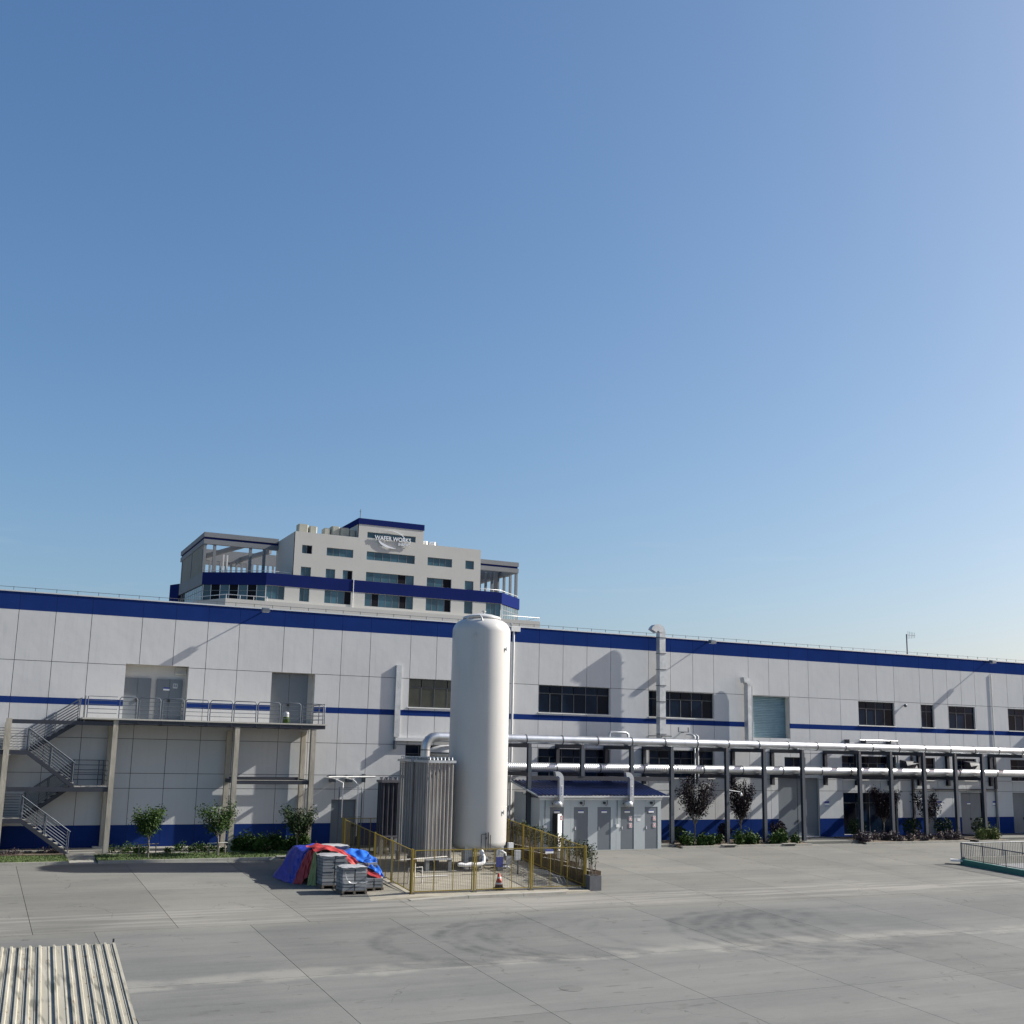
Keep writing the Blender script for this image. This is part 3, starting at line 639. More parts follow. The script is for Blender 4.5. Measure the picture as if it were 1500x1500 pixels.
for z in (6.78, 6.99, 7.2, 7.4, 7.6): rr.tube([(5.45, py_, z), (6.8, py_, z)], .016, 5)
rr.tube([(5.42, py_, 6.5), (5.42, py_, 7.6)], .026, 6).tube([(5.3, py_, 6.3), (5.3, py_, 7.62)], .026, 6)
obj('railing_bar', rr, 'rail', bal)

st = thing('steel_staircase', 'zigzag grey steel staircase of four flights at the left end of the walkway', 'staircase', (4, 60.7, 0))
def flight(x0, z0, x1, z1, y0, y1, n, rail_front=True, rail_back=True):
    dx = (x1 - x0); dz = (z1 - z0)
    for y in (y0, y1):
        obj('stringer', MB().xz([(x0, z0 - .16), (x0, z0 + .06), (x1, z1 + .06), (x1, z1 - .16)] if dx > 0 else [(x1, z1 - .16), (x1, z1 + .06), (x0, z0 + .06), (x0, z0 - .16)], y - .03, y + .03), 'steel', st)
    tw = abs(dx) / n
    for k in range(n):
        x = x0 + dx * (k + .5) / n; z = z0 + dz * (k + .7) / n
        obj('tread', MB().box(x - tw * .55, x + tw * .55, y0 + .035, y1 - .035, z - .02, z + .02), 'deck', st)
    for y, on in ((y0, rail_front), (y1, rail_back)):
        if not on: continue
        h = MB(); h.tube([(x0, y, z0 + 1.08), (x1, y, z1 + 1.08)], .026, 6)
        for t in (.03, .5, .97): h.tube([(x0 + dx * t, y, z0 + dz * t), (x0 + dx * t, y, z0 + dz * t + 1.07)], .024, 6)
        obj('handrail', h, 'rail', st)
        h = MB()
        for k in range(6): h.tube([(x0 + dx * .03, y, z0 + dz * .03 + .2 + k * .145), (x0 + dx * .97, y, z0 + dz * .97 + .2 + k * .145)], .013, 4)
        obj('rail_bars', h, 'rail', st)
flight(5.15, 0.0, 2.84, 1.70, 59.7, 60.62, 9)
flight(3.0, 1.72, 5.1, 3.24, 60.9, 61.8, 8)
flight(5.08, 3.27, 2.86, 4.90, 59.7, 60.62, 9)
flight(3.0, 4.92, 5.25, 6.46, 60.9, 61.8, 8)
for z in (1.70, 4.90):
    obj('landing', MB().box(0.5, 2.9, 59.78, 61.85, z - .02, z + .02), 'deck', st)
    obj('landing_beam', MB().box(.5, 2.86, 59.66, 59.77, z - .19, z + .03), 'steel', st)
    obj('landing_beam', MB().box(.5, 2.9, 61.86, 61.93, z - .19, z + .03), 'steel', st)
    h = MB()
    for k in range(8): h.tube([(.5, 61.85, z + .16 + k * .13), (2.85, 61.85, z + .16 + k * .13)], .014, 4)
    h.tube([(2.9, 60.72, z), (2.9, 60.72, z + 1.1)], .03, 6).tube([(2.9, 60.8, z), (2.9, 60.8, z + 1.1)], .03, 6)
    obj('landing_rail', h, 'rail', st)
obj('landing_beam', MB().box(2.09, 6.69, 59.66, 59.78, 2.98, 3.19), 'steel', st)
obj('landing_beam', MB().box(5.1, 6.69, 61.84, 61.91, 2.98, 3.19), 'steel', st)
for k in range(5): obj('landing_plate', MB().box(5.14 + k * .31, 5.43 + k * .31, 59.79, 61.82, 3.2 + (k % 2) * .004, 3.235), 'deck', st)
h = MB()
for k in range(5): h.tube([(5.15, 61.8, 3.5 + k * .24), (6.66, 61.8, 3.5 + k * .24)], .018, 5).tube([(6.62, 59.8, 3.5 + k * .24), (6.62, 61.8, 3.5 + k * .24)], .018, 5)
for x in (5.15, 6.4, 6.62): h.tube([(x, 61.8, 3.2), (x, 61.8, 4.46)], .024, 6)
h.tube([(5.12, 60.7, 3.2), (5.12, 60.7, 4.5)], .03, 6).tube([(5.12, 60.85, 3.2), (5.12, 60.85, 4.5)], .03, 6)
obj('landing_rail', h, 'rail', st)
wc = thing('water_dispenser', 'small white and green bottle drum standing on the walkway by the second door', 'drum', (15.6, 60.6, 6.55))
obj('body', MB().lathe([(0, 6.552), (.17, 6.552), (.17, 6.86), (.15, 6.9)], 14, (15.6, 60.6)), 'leaf', wc)
obj('lid', MB().lathe([(.15, 6.9), (.15, 7.1), (.1, 7.16), (0, 7.18)], 14, (15.6, 60.6)), 'film', wc)

# ---------------------------------------------------------------- pipe rack
rk = thing('pipe_rack', 'dark steel pipe rack of posts and beams along the right half of the wall', 'pipe rack', (48, 60.5, 0))
def hpost(x, y, z0, z1, mt='steel', name='post', d=.225):
    mb = MB(); t = .02
    mb.box(x - d / 2, x + d / 2, y - d / 2, y - d / 2 + t, z0, z1).box(x - d / 2, x + d / 2, y + d / 2 - t, y + d / 2, z0, z1).box(x - t / 2, x + t / 2, y - d / 2 + t, y + d / 2 - t, z0, z1)
    return obj(name, mb, mt, rk)
M['post'] = mat('blue_grey_post', (0.050, 0.062, 0.080), 0.5, var=0.1)
opost = [29.55, 39.29, 43.4, 46.3, 49.4, 54.2, 56.95, 59.95, 62.9, 65.55]
wpost = [32.78, 36.19, 38.99, 42.9, 45.85, 49.07, 53.6, 56.4, 59.4, 62.2, 65.0, 69.3]
for x in opost: hpost(x, 59.2, gz(59.2) - .02, 5.56, 'post')
for x in (33.04, 36.43): hpost(x, 59.2, 3.98, 5.56, 'post', 'short_post')
obj('girder', MB().box(29.66, 39.18, 59.12, 59.28, 3.72, 3.96), 'steel', rk)
for x in wpost: hpost(x, 61.86, 3.45, 5.62, 'steel', 'wall_post')
pairs = [(29.55, 29.3), (33.04, 32.78), (36.43, 36.19), (39.29, 38.99), (43.4, 42.9), (46.3, 45.85), (49.4, 49.07), (54.2, 53.6), (56.95, 56.4), (59.95, 59.4), (62.9, 62.2), (65.55, 65.0), (69.6, 69.3)]
for a, b in pairs:
    for z in ((5.62, 3.98) if a < 67 else (5.62,)):
        obj('cross_beam', MB().bar((a, 59.1, z + .06), (b, 61.98, z + .06), .19, .22), 'steel', rk)
        obj('pipe_saddle', MB().box(a - .12, a + .06, 59.66, 60.02, z + .151, z + .19), 'rail', rk)
cn = thing('cable_conduit', 'dark conduit run under the windows on the lower right wall', 'conduit', (66, 61.9, 3.2))
obj('horizontal_run', MB().box(61.6, 69.9, 61.86, 61.97, 3.14, 3.24), 'steel', cn)
obj('riser', MB().box(69.75, 69.95, 61.85, 61.98, 3.25, 5.6), 'steel', cn)
obj('riser', MB().box(61.55, 61.7, 61.85, 61.98, 0.3, 5.6), 'steel', cn)

PY = 59.84
def pipe(name, label, z, x0, x1, r, rings, ribx, grp):
    t = thing(name, label, 'pipe', (x0, PY, z), grp)
    edges = [x0] + [q for q in rings if x0 < q < x1] + [x1]
    for a, b in zip(edges, edges[1:]):
        mt = 'aluribbed' if ribx and (a + b) / 2 < ribx else 'alu'
        sec = obj('pipe_section', MB().tube([(a, PY, z), (b, PY, z)], r * R.uniform(.995, 1.005), 28, False), mt, t)
        if b - a > 1.0: obj('seam_lip', MB().tube([((a + b) / 2 + .2, PY, z), ((a + b) / 2 + .26, PY, z)], r * 1.012, 28, False), 'alu', sec)
    for q in edges[1:-1]:
        obj('clamp_band', MB().tube([(q - .03, PY, z), (q + .03, PY, z)], r * 1.07, 24, True), 'band', t)
    return t
r_up = [29.6 + 2.388 * k for k in range(-3, 20)]
up_ = pipe('insulated_pipe', 'upper silver clad pipe on the rack with dark clamp bands', 6.03, 24.1, 90, .265, r_up, 0, 'silver clad pipes on the rack')
# left elbow of the upper pipe, behind the tank
ex = 23.38
el = MB().tube([(24.12, PY, 6.03), (ex + .62, PY, 6.03)] + [(ex + .62 - .62 * math.sin(PI / 2 * k / 4), PY, 6.03 - .62 * (1 - math.cos(PI / 2 * k / 4))) for k in range(1, 5)] + [(ex, PY, 5.2), (ex, PY, 2.0)], .27, 24, smooth=True)
obj('elbow', el, 'alu', up_)
obj('clamp_band', MB().tube([(ex, PY, 5.28), (ex, PY, 5.33)], .285, 20), 'band', up_)
r_lo = [31.6, 34.55, 37.6, 41.2 + .8, 45.0, 48.2, 51.4, 53.9, 57.3, 60.6, 63.8, 67.5, 70.5]
pipe('insulated_pipe', 'lower silver clad pipe with ribbed left end hung between the rack posts', 4.43, 27.2, 90, .265, r_lo, 43.5, 'silver clad pipes on the rack')
# small loops and pipes over the upper pipe
lp = thing('pipe_loop', 'small grey pipe loop standing on the upper pipe near the tank', 'pipe', (36.2, 60.4, 6.2))
obj('loop', MB().tube([(35.6, 60.4, 6.1), (35.6, 60.4, 6.5), (35.68, 60.4, 6.6), (36.75, 60.4, 6.58), (36.92, 60.4, 6.5), (36.95, 60.4, 6.1)], .07, 8), 'galv', lp)
bt = thing('twin_pipe', 'pair of thin silver pipes bracketed on the wall above the upper pipe', 'pipe', (59, 61.6, 6.2))
obj('pipe_run', MB().tube([(56.5, 61.6, 6.55), (60.0, 61.6, 6.55), (60.0, 61.6, 5.0)], .06, 8), 'alu', bt)
obj('pipe_run', MB().tube([(55.4, 61.7, 6.32), (59.8, 61.7, 6.32), (59.8, 61.7, 4.9)], .05, 8), 'rail', bt)
for x in (55.5, 57.0, 59.3): obj('bracket', MB().bar((x, 61.99, 6.43), (x, 61.5, 6.43), .05, .3), 'band', bt)
for n_, x in enumerate((42.4, 42.66)):
    tp = thing('drop_pipe', ['thin pale pipe dropping between the two big pipes, left of the pair', 'thin pale pipe dropping between the two big pipes, right of the pair'][n_], 'pipe', (x, 61.2, 3.9), 'thin drop pipes by the rack')
    obj('pipe_run', MB().tube([(x, 61.2, 2.2), (x, 61.2, 6.5), (x - .15, 61.25, 6.6), (x - .15, 61.9, 6.6)], .045, 8), 'galv', tp)
br_ = thing('wall_bracket', 'small steel cradle bracket on the wall above the upper pipe', 'bracket', (41.9, 61.8, 6.6))
obj('frame', MB().bar((41.5, 61.7, 6.75), (42.3, 61.7, 6.75), .05, .05).bar((41.5, 61.7, 6.75), (41.5, 61.7, 7.05), .05, .05).bar((42.25, 61.7, 6.75), (42.25, 61.7, 7.05), .05, .05).bar((41.9, 61.7, 6.72), (41.9, 61.99, 6.72), .05, .05), 'rail', br_)
for n_, (x, z) in enumerate(((61.0, 4.75), (67.2, 4.75))):
    hd = thing('exhaust_hood', ['dark angled vent hood on the wall between the pipes, left one', 'dark angled vent hood on the wall between the pipes, right one'][n_], 'vent hood', (x, 61.5, z), 'vent hoods between the pipes')
    obj('hood', MB().hexa([(x - .45, 61.1, z - .35), (x + .45, 61.1, z - .35), (x + .45, 61.99, z - .35), (x - .45, 61.99, z - .35), (x - .45, 61.4, z + .4), (x + .45, 61.4, z + .4), (x + .45, 61.99, z + .5), (x - .45, 61.99, z + .5)]), 'steel', hd)
    obj('flap', MB().bar((x - .4, 61.1, z + .2), (x + .4, 61.15, z + .3), .3, .02), 'coping', hd)
lt = thing('post_lamp', 'small white lamp on an arm fixed to a rack post', 'lamp', (43.4, 59.1, 3.1))
obj('arm', MB().tube([(43.45, 59.05, 3.2), (44.2, 58.9, 3.1)], .03, 6), 'white', lt)
obj('lamp_head', MB().lathe([(0, 2.84), (.06, 2.86), (.08, 2.95), (.04, 3.06), (0, 3.07)], 10, (44.25, 58.9)), 'white', lt)

# ---------------------------------------------------------------- shed
sy0, sy1 = 58.0, 61.3; sx0, sx1 = 29.66, 37.75
sh = thing('utility_shed', 'low pale panel shed with blue corrugated roof and five grey doors', 'shed', (33.7, 59.6, 0))
zb = gz(58.0) + .02
sdoors = [(30.32, 31.21), (31.86, 32.78), (33.41, 34.3), (34.96, 35.86), (36.61, 37.5)]
shh = [(a, b, zb, 2.26) for a, b in sdoors]
pw = [29.66 + k * 1.0 for k in range(8)] + [37.75]
for a, b in zip(pw, pw[1:]): obj('wall_panel', MB().pierced(a + .004, b - .004, zb - .1, 2.78, sy0, sy0 + .06, shh), 'shedwall', sh)
for k in range(3):
    y0 = sy0 + .065 + k * 1.08; obj('wall_panel', MB().box(sx0 + .002, sx0 + .06, y0, y0 + 1.07, zb - .1, 2.76 + .12 * k), 'shedwall', sh)
    obj('wall_panel', MB().box(sx1 - .06, sx1 - .002, y0, y0 + 1.07, zb - .1, 2.76 + .12 * k), 'shedwall', sh)
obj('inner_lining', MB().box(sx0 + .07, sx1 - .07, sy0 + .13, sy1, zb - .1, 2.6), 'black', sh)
obj('eaves_trim', MB().box(sx0 - .02, sx1 + .02, sy0 - .03, sy0 - .004, 2.66, 2.76).box(sx0 - .2, 37.2, sy0 - .26, sy0 - .22, 2.80, 2.88), 'coping', sh)
# corrugated roof as sheets
rx0, rx1 = sx0 - .25, 38.15
nsh = 7; sw = (rx1 - rx0) / nsh
for k in range(nsh):
    mb = MB(); a = rx0 + k * sw; nn = 20
    for row, (yy, zz) in enumerate(((sy0 - .28, 2.90), (sy1 + .05, 3.62))):
        for i in range(nn + 1):
            x = a + sw * i / nn; ph = (i % 4)
            mb.v.append((x, yy, zz + (.06 if ph in (1, 2) else 0) + (.004 if k % 2 else 0)))
    for i in range(nn): mb.f.append((i, i + 1, nn + 1 + i + 1, nn + 1 + i)); mb.s.append(False)
    obj('roof_sheet', mb, 'shedroof', sh)
obj('roof_edge', MB().hexa([(rx0 - .03, sy0 - .28, 2.84), (rx0, sy0 - .28, 2.84), (rx0, sy1, 3.55), (rx0 - .03, sy1, 3.55), (rx0 - .03, sy0 - .28, 2.93), (rx0, sy0 - .28, 2.93), (rx0, sy1, 3.65), (rx0 - .03, sy1, 3.65)]), 'shedwall', sh)
obj('roof_edge', MB().box(rx0, rx1, sy0 - .30, sy0 - .285, 2.84, 2.90), 'coping', sh)
for i, (a, b) in enumerate(sdoors):
    hs = -1
    if i == 0:
        o = obj('door', MB().box(a, b, sy0 + .02, sy0 + .07, 1.92, 2.26).box(a, a + .18, sy0 + .02, sy0 + .07, zb, 1.92).box(b - .14, b, sy0 + .02, sy0 + .07, zb, 1.92), 'door', sh)
        obj('open_leaf', MB().hexa([(b - .58, sy0 - .32, zb + .02), (b - .55, sy0 - .35, zb + .02), (b - .13, sy0 - .01, zb + .02), (b - .15, sy0 + .02, zb + .02), (b - .58, sy0 - .32, 1.9), (b - .55, sy0 - .35, 1.9), (b - .13, sy0 - .01, 1.9), (b - .15, sy0 + .02, 1.9)]), 'white', o)
        obj('dark_gap', MB().box(a + .19, b - .15, sy0 + .09, sy0 + .1, zb, 1.91), 'black', o)
    else:
        o = obj('door', MB().box(a + .01, b - .01, sy0 + .015, sy0 + .055, zb + .01, 2.25), 'door', sh)
        obj('handle', MB().box(a + .07, a + .12, sy0 - .03, sy0 + .014, 1.0, 1.16), 'coping', o)
    cx = (a + b) / 2
    pl = obj('name_plate', MB().box(cx - .18, cx + .18, sy0 - .006, sy0 + .012, 1.93, 2.03), 'white', o)
    obj('plate_header', MB().box(cx - .18, cx + .18, sy0 - .006, sy0 + .012, 2.032, 2.08), 'signblue', o)
    ws = {0: [1.55], 3: [1.48, 1.08], 4: [1.48, 1.08]}.get(i, [])
    for z in ws:
        x = b - .33 if i else b - .36
        yy = sy0 - .19 if i == 0 else sy0
        obj('warning_sign', MB().box(x, x + .2, yy - .006, yy + .012, z, z + .26), 'white', o)
        obj('sign_border', MB().box(x + .03, x + .17, yy - .009, yy - .006, z + .2, z + .23).box(x + .03, x + .17, yy - .009, yy - .006, z + .03, z + .06).box(x + .03, x + .055, yy - .009, yy - .006, z + .06, z + .2).box(x + .145, x + .17, yy - .009, yy - .006, z + .06, z + .2), 'signred', o)
    fl_ = obj('wall_lamp', MB().tube([(cx - .02, sy0 - .12, 2.5), (cx - .02, sy0 - .004, 2.5)], .07, 10), 'black', sh)
    obj('lamp_cable', MB().tube([(cx + .18, sy0 - .04, 2.66), (cx + .2, sy0 - .05, 2.42), (cx + .1, sy0 - .06, 2.33), (cx, sy0 - .06, 2.42)], .018, 5), 'rail', fl_)
for x in (30.0, 34.72):
    obj('conduit', MB().tube([(x, sy0 - .03, 2.65), (x, sy0 - .03, 1.25)], .015, 5), 'rail', sh)
    obj('switch_box', MB().box(x - .1, x + .1, sy0 - .09, sy0 - .004, 1.12, 1.28), 'white', sh)
obj('wall_plate', MB().box(36.1, 36.3, sy0 - .01, sy0 - .003, 1.45, 1.6), 'white', sh)
for n_, cx in enumerate((30.78, 35.42)):
    vd = thing('vent_pipe', ['curved silver vent duct above the first shed door with open leaf', 'curved silver vent duct above the fourth shed door'][n_], 'vent duct', (cx, 57.8, 2.4), 'silver vent ducts on the shed front')
    yv = 57.62
    obj('duct', rect_duct(MB(), [(cx, yv, 2.5), (cx, yv, 3.85)] + arc((cx - .28, yv, 3.85), .28, 0, PI * .62, 7), .26, .26), 'alu', vd)
    obj('fan_box', MB().lathe([(0, 2.27), (.25, 2.3), (.27, 2.5), (.2, 2.62), (0, 2.64)], 14, (cx - .12, yv + .08)), 'galv', vd)
    obj('support', MB().bar((cx - .3, yv, 2.45), (cx - .3, sy0 - .005, 2.45), .05, .05), 'black', vd)
    obj('name_strip', MB().box(cx - .05, cx + .05, yv - .14, yv - .131, 2.9, 3.5), 'white', vd)
    for k in range(6): obj('strip_mark', MB().box(cx - .03, cx + .03, yv - .144, yv - .14, 2.95 + k * .085, 3.0 + k * .085), 'signblue', vd)

# ---------------------------------------------------------------- liquid gas tank
tx, ty, tr = 23.72, 53.3, 1.5
tk = thing('gas_storage_tank', 'tall white vertical gas storage tank standing inside the yellow fence', 'storage tank', (tx, ty, gz(53.3)))
prof = [(0.0, .38), (.6, .40), (1.0, .48), (1.3, .60), (1.46, .74), (tr, .92), (tr, 11.35), (1.485, 11.5), (1.42, 11.66), (1.30, 11.82), (1.10, 11.95), (.8, 12.05), (.78, 12.06)]
obj('shell', MB().lathe(prof, 72, (tx, ty)), 'tank', tk)
obj('top_cap', MB().lathe([(.98, 12.02), (1.0, 12.10), (.92, 12.16), (.6, 12.26), (.3, 12.31), (0, 12.32)], 40, (tx, ty)), 'tank', tk)
for z in (2.6, 4.35, 6.6, 8.9): obj('weld_seam', MB().lathe([(tr + .001, z), (tr + .004, z + .015), (tr + .001, z + .03)], 72, (tx, ty)), 'tank', tk)
obj('lifting_lug', MB().tube([(tx + .1, ty, 12.3), (tx + .1, ty, 12.5)], .06, 8).lathe([(.12, 12.42), (.12, 12.47)], 10, (tx + .1, ty)), 'tank', tk)
obj('vent_rod', MB().tube([(tx + 1.05, ty, 11.8), (tx + 1.05, ty, 12.62)], .02, 6), 'tank', tk)
obj('top_pipe', MB().tube([(tx - 1.1, ty - .6, 11.92), (tx - 1.0, ty - .7, 12.07), (tx - .55, ty - 1.0, 12.12), (tx - .5, ty - 1.08, 12.0), (tx - .47, ty - 1.18, 11.72)], .05, 8), 'tank', tk)
obj('nozzle', MB().tube([(tx + 1.27, ty - .74, 11.74), (tx + 1.36, ty - .8, 11.82)], .08, 8), 'tank', tk)
for (a, z) in ((-1.02, 10.45), (-.98, 2.35), (-2.2, 11.1)):
    p = Vector((tx + (tr + .0) * math.cos(a), ty + tr * math.sin(a), z)); d = Vector((math.cos(a), math.sin(a), 0))
    obj('side_boss', MB().tube([p - d * .05, p + d * .07], .05, 8).tube([p + d * .07 + Vector((0, 0, .1)), p + d * .07 - Vector((0, 0, .1))], .025, 6), 'galv', tk)
for a in (-.75, -2.35, PI / 2, -1.5708 + .02):
    if abs(a + 1.55) < .1: continue
    x, y = tx + 1.2 * math.cos(a), ty + 1.2 * math.sin(a)
    lg = obj('leg', MB().box(x - .2, x + .2, y - .16, y + .16, gz(y) + .1, .78), 'tank', tk)
    obj('base_plate', MB().box(x - .3, x + .3, y - .28, y + .28, gz(y) - .02, gz(y) + .1), 'walk', lg)
yv = ty - tr - .06
vx = 23.55
obj('gauge_pipework', MB().tube([(vx - .25, yv, .6), (vx - .25, yv, 1.3), (vx - .22, yv, 1.34), (vx - .02, yv, 1.34)], .022, 6).tube([(vx, yv, .5), (vx, yv, 1.4)], .028, 6)
    .tube([(vx + .13, yv, .5), (vx + .13, yv, 1.42)], .028, 6).tube([(vx + .24, yv, .6), (vx + .24, yv, 1.3)], .02, 6).tube([(vx, yv - .05, 1.1), (vx, yv - .05, 1.22)], .06, 8), 'band', tk)
obj('fill_valves', MB().tube([(24.2, 51.75, .3), (24.25, 51.7, .55), (24.45, 51.68, .5)], .06, 8).tube([(24.45, 51.7, .5), (24.6, 51.7, .42), (24.62, 51.7, .3)], .04, 8).tube([(24.4, 51.6, -.22), (24.7, 51.6, -.2), (24.8, 51.6, -.3)], .04, 8), 'white', tk)
obj('blue_board', MB().box(24.02, 24.38, 51.5, 51.53, -.2, .27), 'signblue', tk)
obj('notice_board', MB().box(24.55, 24.86, 51.5, 51.52, -.12, .3), 'film', tk)
obj('valve_manifold', MB().tube([(23.0, 52.0, -.1), (24.9, 52.0, -.12)], .07, 8).tube([(23.4, 52, -.3), (23.4, 52, .3)], .06, 8).tube([(22.9, 52.3, .1), (23.9, 52.3, .1)], .12, 8).box(23.2, 23.5, 51.7, 51.95, .05, .3).box(24.2, 24.5, 51.7, 51.9, -.4, -.22), 'officegrey', tk)

# second vessel behind
v2 = thing('pressure_vessel', 'squat white vessel with flat domed lid half hidden behind the tank', 'vessel', (25.6, 59.3, 0))
vx2, vy2 = 25.05, 60.72
obj('shell', MB().lathe([(1.14, 0), (1.14, 4.98), (1.19, 5.0), (1.19, 5.12)], 48, (vx2, vy2)), 'tank', v2)
obj('lid', MB().lathe([(1.22, 5.18), (1.15, 5.27), (.8, 5.47), (.4, 5.58), (0, 5.6)], 48, (vx2, vy2)), 'tank', v2)
obj('lid_rim', MB().lathe([(1.16, 5.13), (1.24, 5.13), (1.24, 5.18), (1.15, 5.18)], 48, (vx2, vy2)), 'band', v2)

# ambient vaporisers: finned tube banks
def star(h, r=.066, t=.014):
    mb = MB()
    for k in range(4):
        a = PI / 4 * k + .2; dx, dy = math.cos(a) * r, math.sin(a) * r; px, py = -math.sin(a) * t / 2, math.cos(a) * t / 2
        v = [(dx + px, dy + py), (-dx + px, -dy + py), (-dx - px, -dy - py), (dx - px, dy - py)]
        mb.add([(x, y, z) for z in (0, h) for x, y in v], [(0, 1, 5, 4), (1, 2, 6, 5), (2, 3, 7, 6), (3, 0, 4, 7), (4, 5, 6, 7)])
    mb.tube([(0, 0, 0), (0, 0, h)], .042, 8)
    return mb
smesh = mesh_of('finned_tube', star(4.62), M['fin']); sdark = mesh_of('finned_tube', star(2.85, .105), M['findark'])
def vaporiser(label, x0, y0, nx, ny, p, z0, me, h, mt='fin', py=None):
    py = py or p
    t = thing('vaporiser', label, 'vaporiser', (x0, y0, gz(y0)), 'finned tube vaporisers beside the tank')
    x1, y1 = x0 + p * (nx - 1), y0 + py * (ny - 1)
    for i in range(nx):
        for j in range(ny):
            inst('finned_tube', me, t, (x0 + p * i, y0 + py * j, z0))
    zt = z0 + h
    fr = MB().box(x0 - .14, x1 + .14, y0 - .15, y0 - .09, zt - .12, zt).box(x0 - .14, x1 + .14, y1 + .09, y1 + .15, zt - .12, zt).box(x0 - .15, x0 - .1, y0 - .14, y1 + .14, zt - .118, zt - .002).box(x1 + .1, x1 + .15, y0 - .14, y1 + .14, zt - .118, zt - .002)
    fr.box(x0 - .12, x1 + .12, y0 - .12, y0 - .06, z0 - .06, z0 + .02).box(x0 - .12, x1 + .12, y1 + .06, y1 + .12, z0 - .06, z0 + .02)
    obj('frame', fr, mt if mt != 'fin' else 'galv', t)
    lp = MB()
    for i in range(nx):
        for j in range(0, ny - 1):
            a = (x0 + p * i, y0 + py * j, zt); b = (x0 + p * i, y0 + py * (j + 1), zt)
            lp.tube([a, (a[0], a[1] + .03, zt + .13), (b[0], b[1] - .03, zt + .13), b], .026, 5)
    obj('return_bends', lp, 'galv' if mt == 'fin' else mt, t, kind='stuff')
    for x in (x0, x1):
        for y in (y0, y1): obj('leg', MB().box(x - .09, x + .09, y - .09, y + .09, gz(y) + .1, z0 - .06), 'officegrey', t)
    if mt == 'fin': obj('plinth', MB().box(x0 - .35, x1 + .35, y0 - .35, y1 + .2, gz(y0) - .02, gz(y0) + .1), 'walk', t)
    return t
vaporiser('front finned tube vaporiser left of the white tank', 20.55, 51.9, 7, 6, .195, .22, smesh, 4.62, py=.33)
vaporiser('rear finned tube vaporiser behind the front one, left of the tank', 20.55, 54.3, 7, 6, .195, .22, smesh, 4.62, py=.33)
vaporiser('short dark vaporiser bank against the wall behind the tall ones', 20.2, 57.6, 4, 3, .26, .85, sdark, 2.85, 'findark')
ip = thing('insulated_line', 'white wrapped pipe running from the vaporiser to the tank foot', 'pipe', (22.6, 51.9, 0))
obj('wrapped_pipe', MB().tube([(22.05, 51.6, -.06), (22.2, 51.6, -.05), (22.45, 51.6, -.09), (22.75, 51.6, -.05), (23.0, 51.6, -.08), (23.3, 51.6, -.03), (23.42, 51.65, .06), (23.45, 51.75, .25), (23.4, 51.95, .55)], [.08, .1, .09, .11, .085, .1, .1, .095, .1], 10), 'white', ip)
obj('stand', MB().bar((22.65, 51.6, gz(51.6)), (22.65, 51.6, -.1), .05, .05).bar((23.1, 51.6, gz(51.6)), (23.1, 51.6, -.1), .05, .05).bar((22.4, 51.6, -.3), (23.3, 51.6, -.3), .03, .03), 'rail', ip)
lp2 = thing('low_pipework', 'low beige pipe frame near the front left fence corner', 'pipework', (18.9, 48.6, gz(48.6)))
zz = gz(48.8)
obj('pipe_run', MB().tube([(18.5, 48.9, zz), (18.5, 48.9, zz + .75), (19.15, 48.9, zz + .78), (19.15, 48.9, zz)], .03, 6).tube([(18.8, 48.9, zz + .35), (20.4, 48.9, zz + .38)], .04, 6).tube([(18.8, 48.9, zz + .35), (18.8, 48.9, zz + .95)], .035, 6).tube([(18.3, 49.5, zz + 1.05), (21.0, 50.5, zz + 1.05)], .03, 6), 'reveal', lp2)
pb = thing('meter_box', 'grey meter box on a post inside the fence right of the tank', 'meter box', (24.7, 50.6, gz(50.6)))
obj('post', MB().bar((24.75, 50.6, gz(50.6)), (24.75, 50.6, .2), .05, .05).box(24.6, 24.9, 50.5, 50.7, gz(50.6), gz(50.6) + .03), 'rail', pb)
obj('box', MB().box(24.58, 24.86, 50.5, 50.68, .2, .66), 'coping', pb)
obj('top_box', MB().box(24.2, 24.45, 50.5, 50.66, .7, 1.02), 'white', pb)
cb = thing('cable_bundle', 'sagging pale pipes running along the right fence inside the enclosure', 'pipes', (25.5, 49, 0))
for k in range(3):
    x = 25.2 + .2 * k
    obj('pipe_run', MB().tube([(24.8, 51.6, .1 - .16 * k), (25.1, 50.6, -.2 - .1 * k), (x, 49.4, -.15 - .08 * k), (x + .1, 48.6, -.1 - .1 * k), (x + .25, 48.0, -.35), (x + .2, 47.6, gz(47.6) + .1)], .016, 5), 'reveal', cb)

# pipe gate in front of the ground floor door
pf = thing('pipe_gantry', 'thin grey pipe gantry with sprinkler arms by the ground floor door', 'pipework', (19.3, 61, 0))
obj('frame', MB().tube([(18.85, 60.9, 0), (18.85, 60.9, 3.2), (20.15, 60.9, 3.2), (20.15, 60.9, 0)], .035, 6).tube([(18.9, 60.9, 1.62), (20.1, 60.9, 1.62)], .02, 6), 'rail', pf)
obj('drop_pipe', MB().tube([(18.98, 60.7, 1.6), (18.98, 60.7, 3.45), (18.55, 60.9, 3.66), (18.3, 61.9, 3.7)], .03, 6).tube([(19.85, 60.7, .6), (19.85, 60.7, 3.35), (19.6, 60.9, 3.62), (19.3, 61.9, 3.7)], .03, 6), 'sill', pf)
obj('header_pipe', MB().tube([(18.4, 61.55, 3.72), (21.1, 61.55, 3.76)], .05, 8), 'sill', pf)
obj('wall_mount', MB().box(18.55, 18.85, 61.6, 61.99, 3.45, 3.85).box(19.5, 19.8, 61.6, 61.99, 3.45, 3.85).box(20.45, 20.55, 61.6, 61.99, 3.45, 3.9), 'rail', pf)

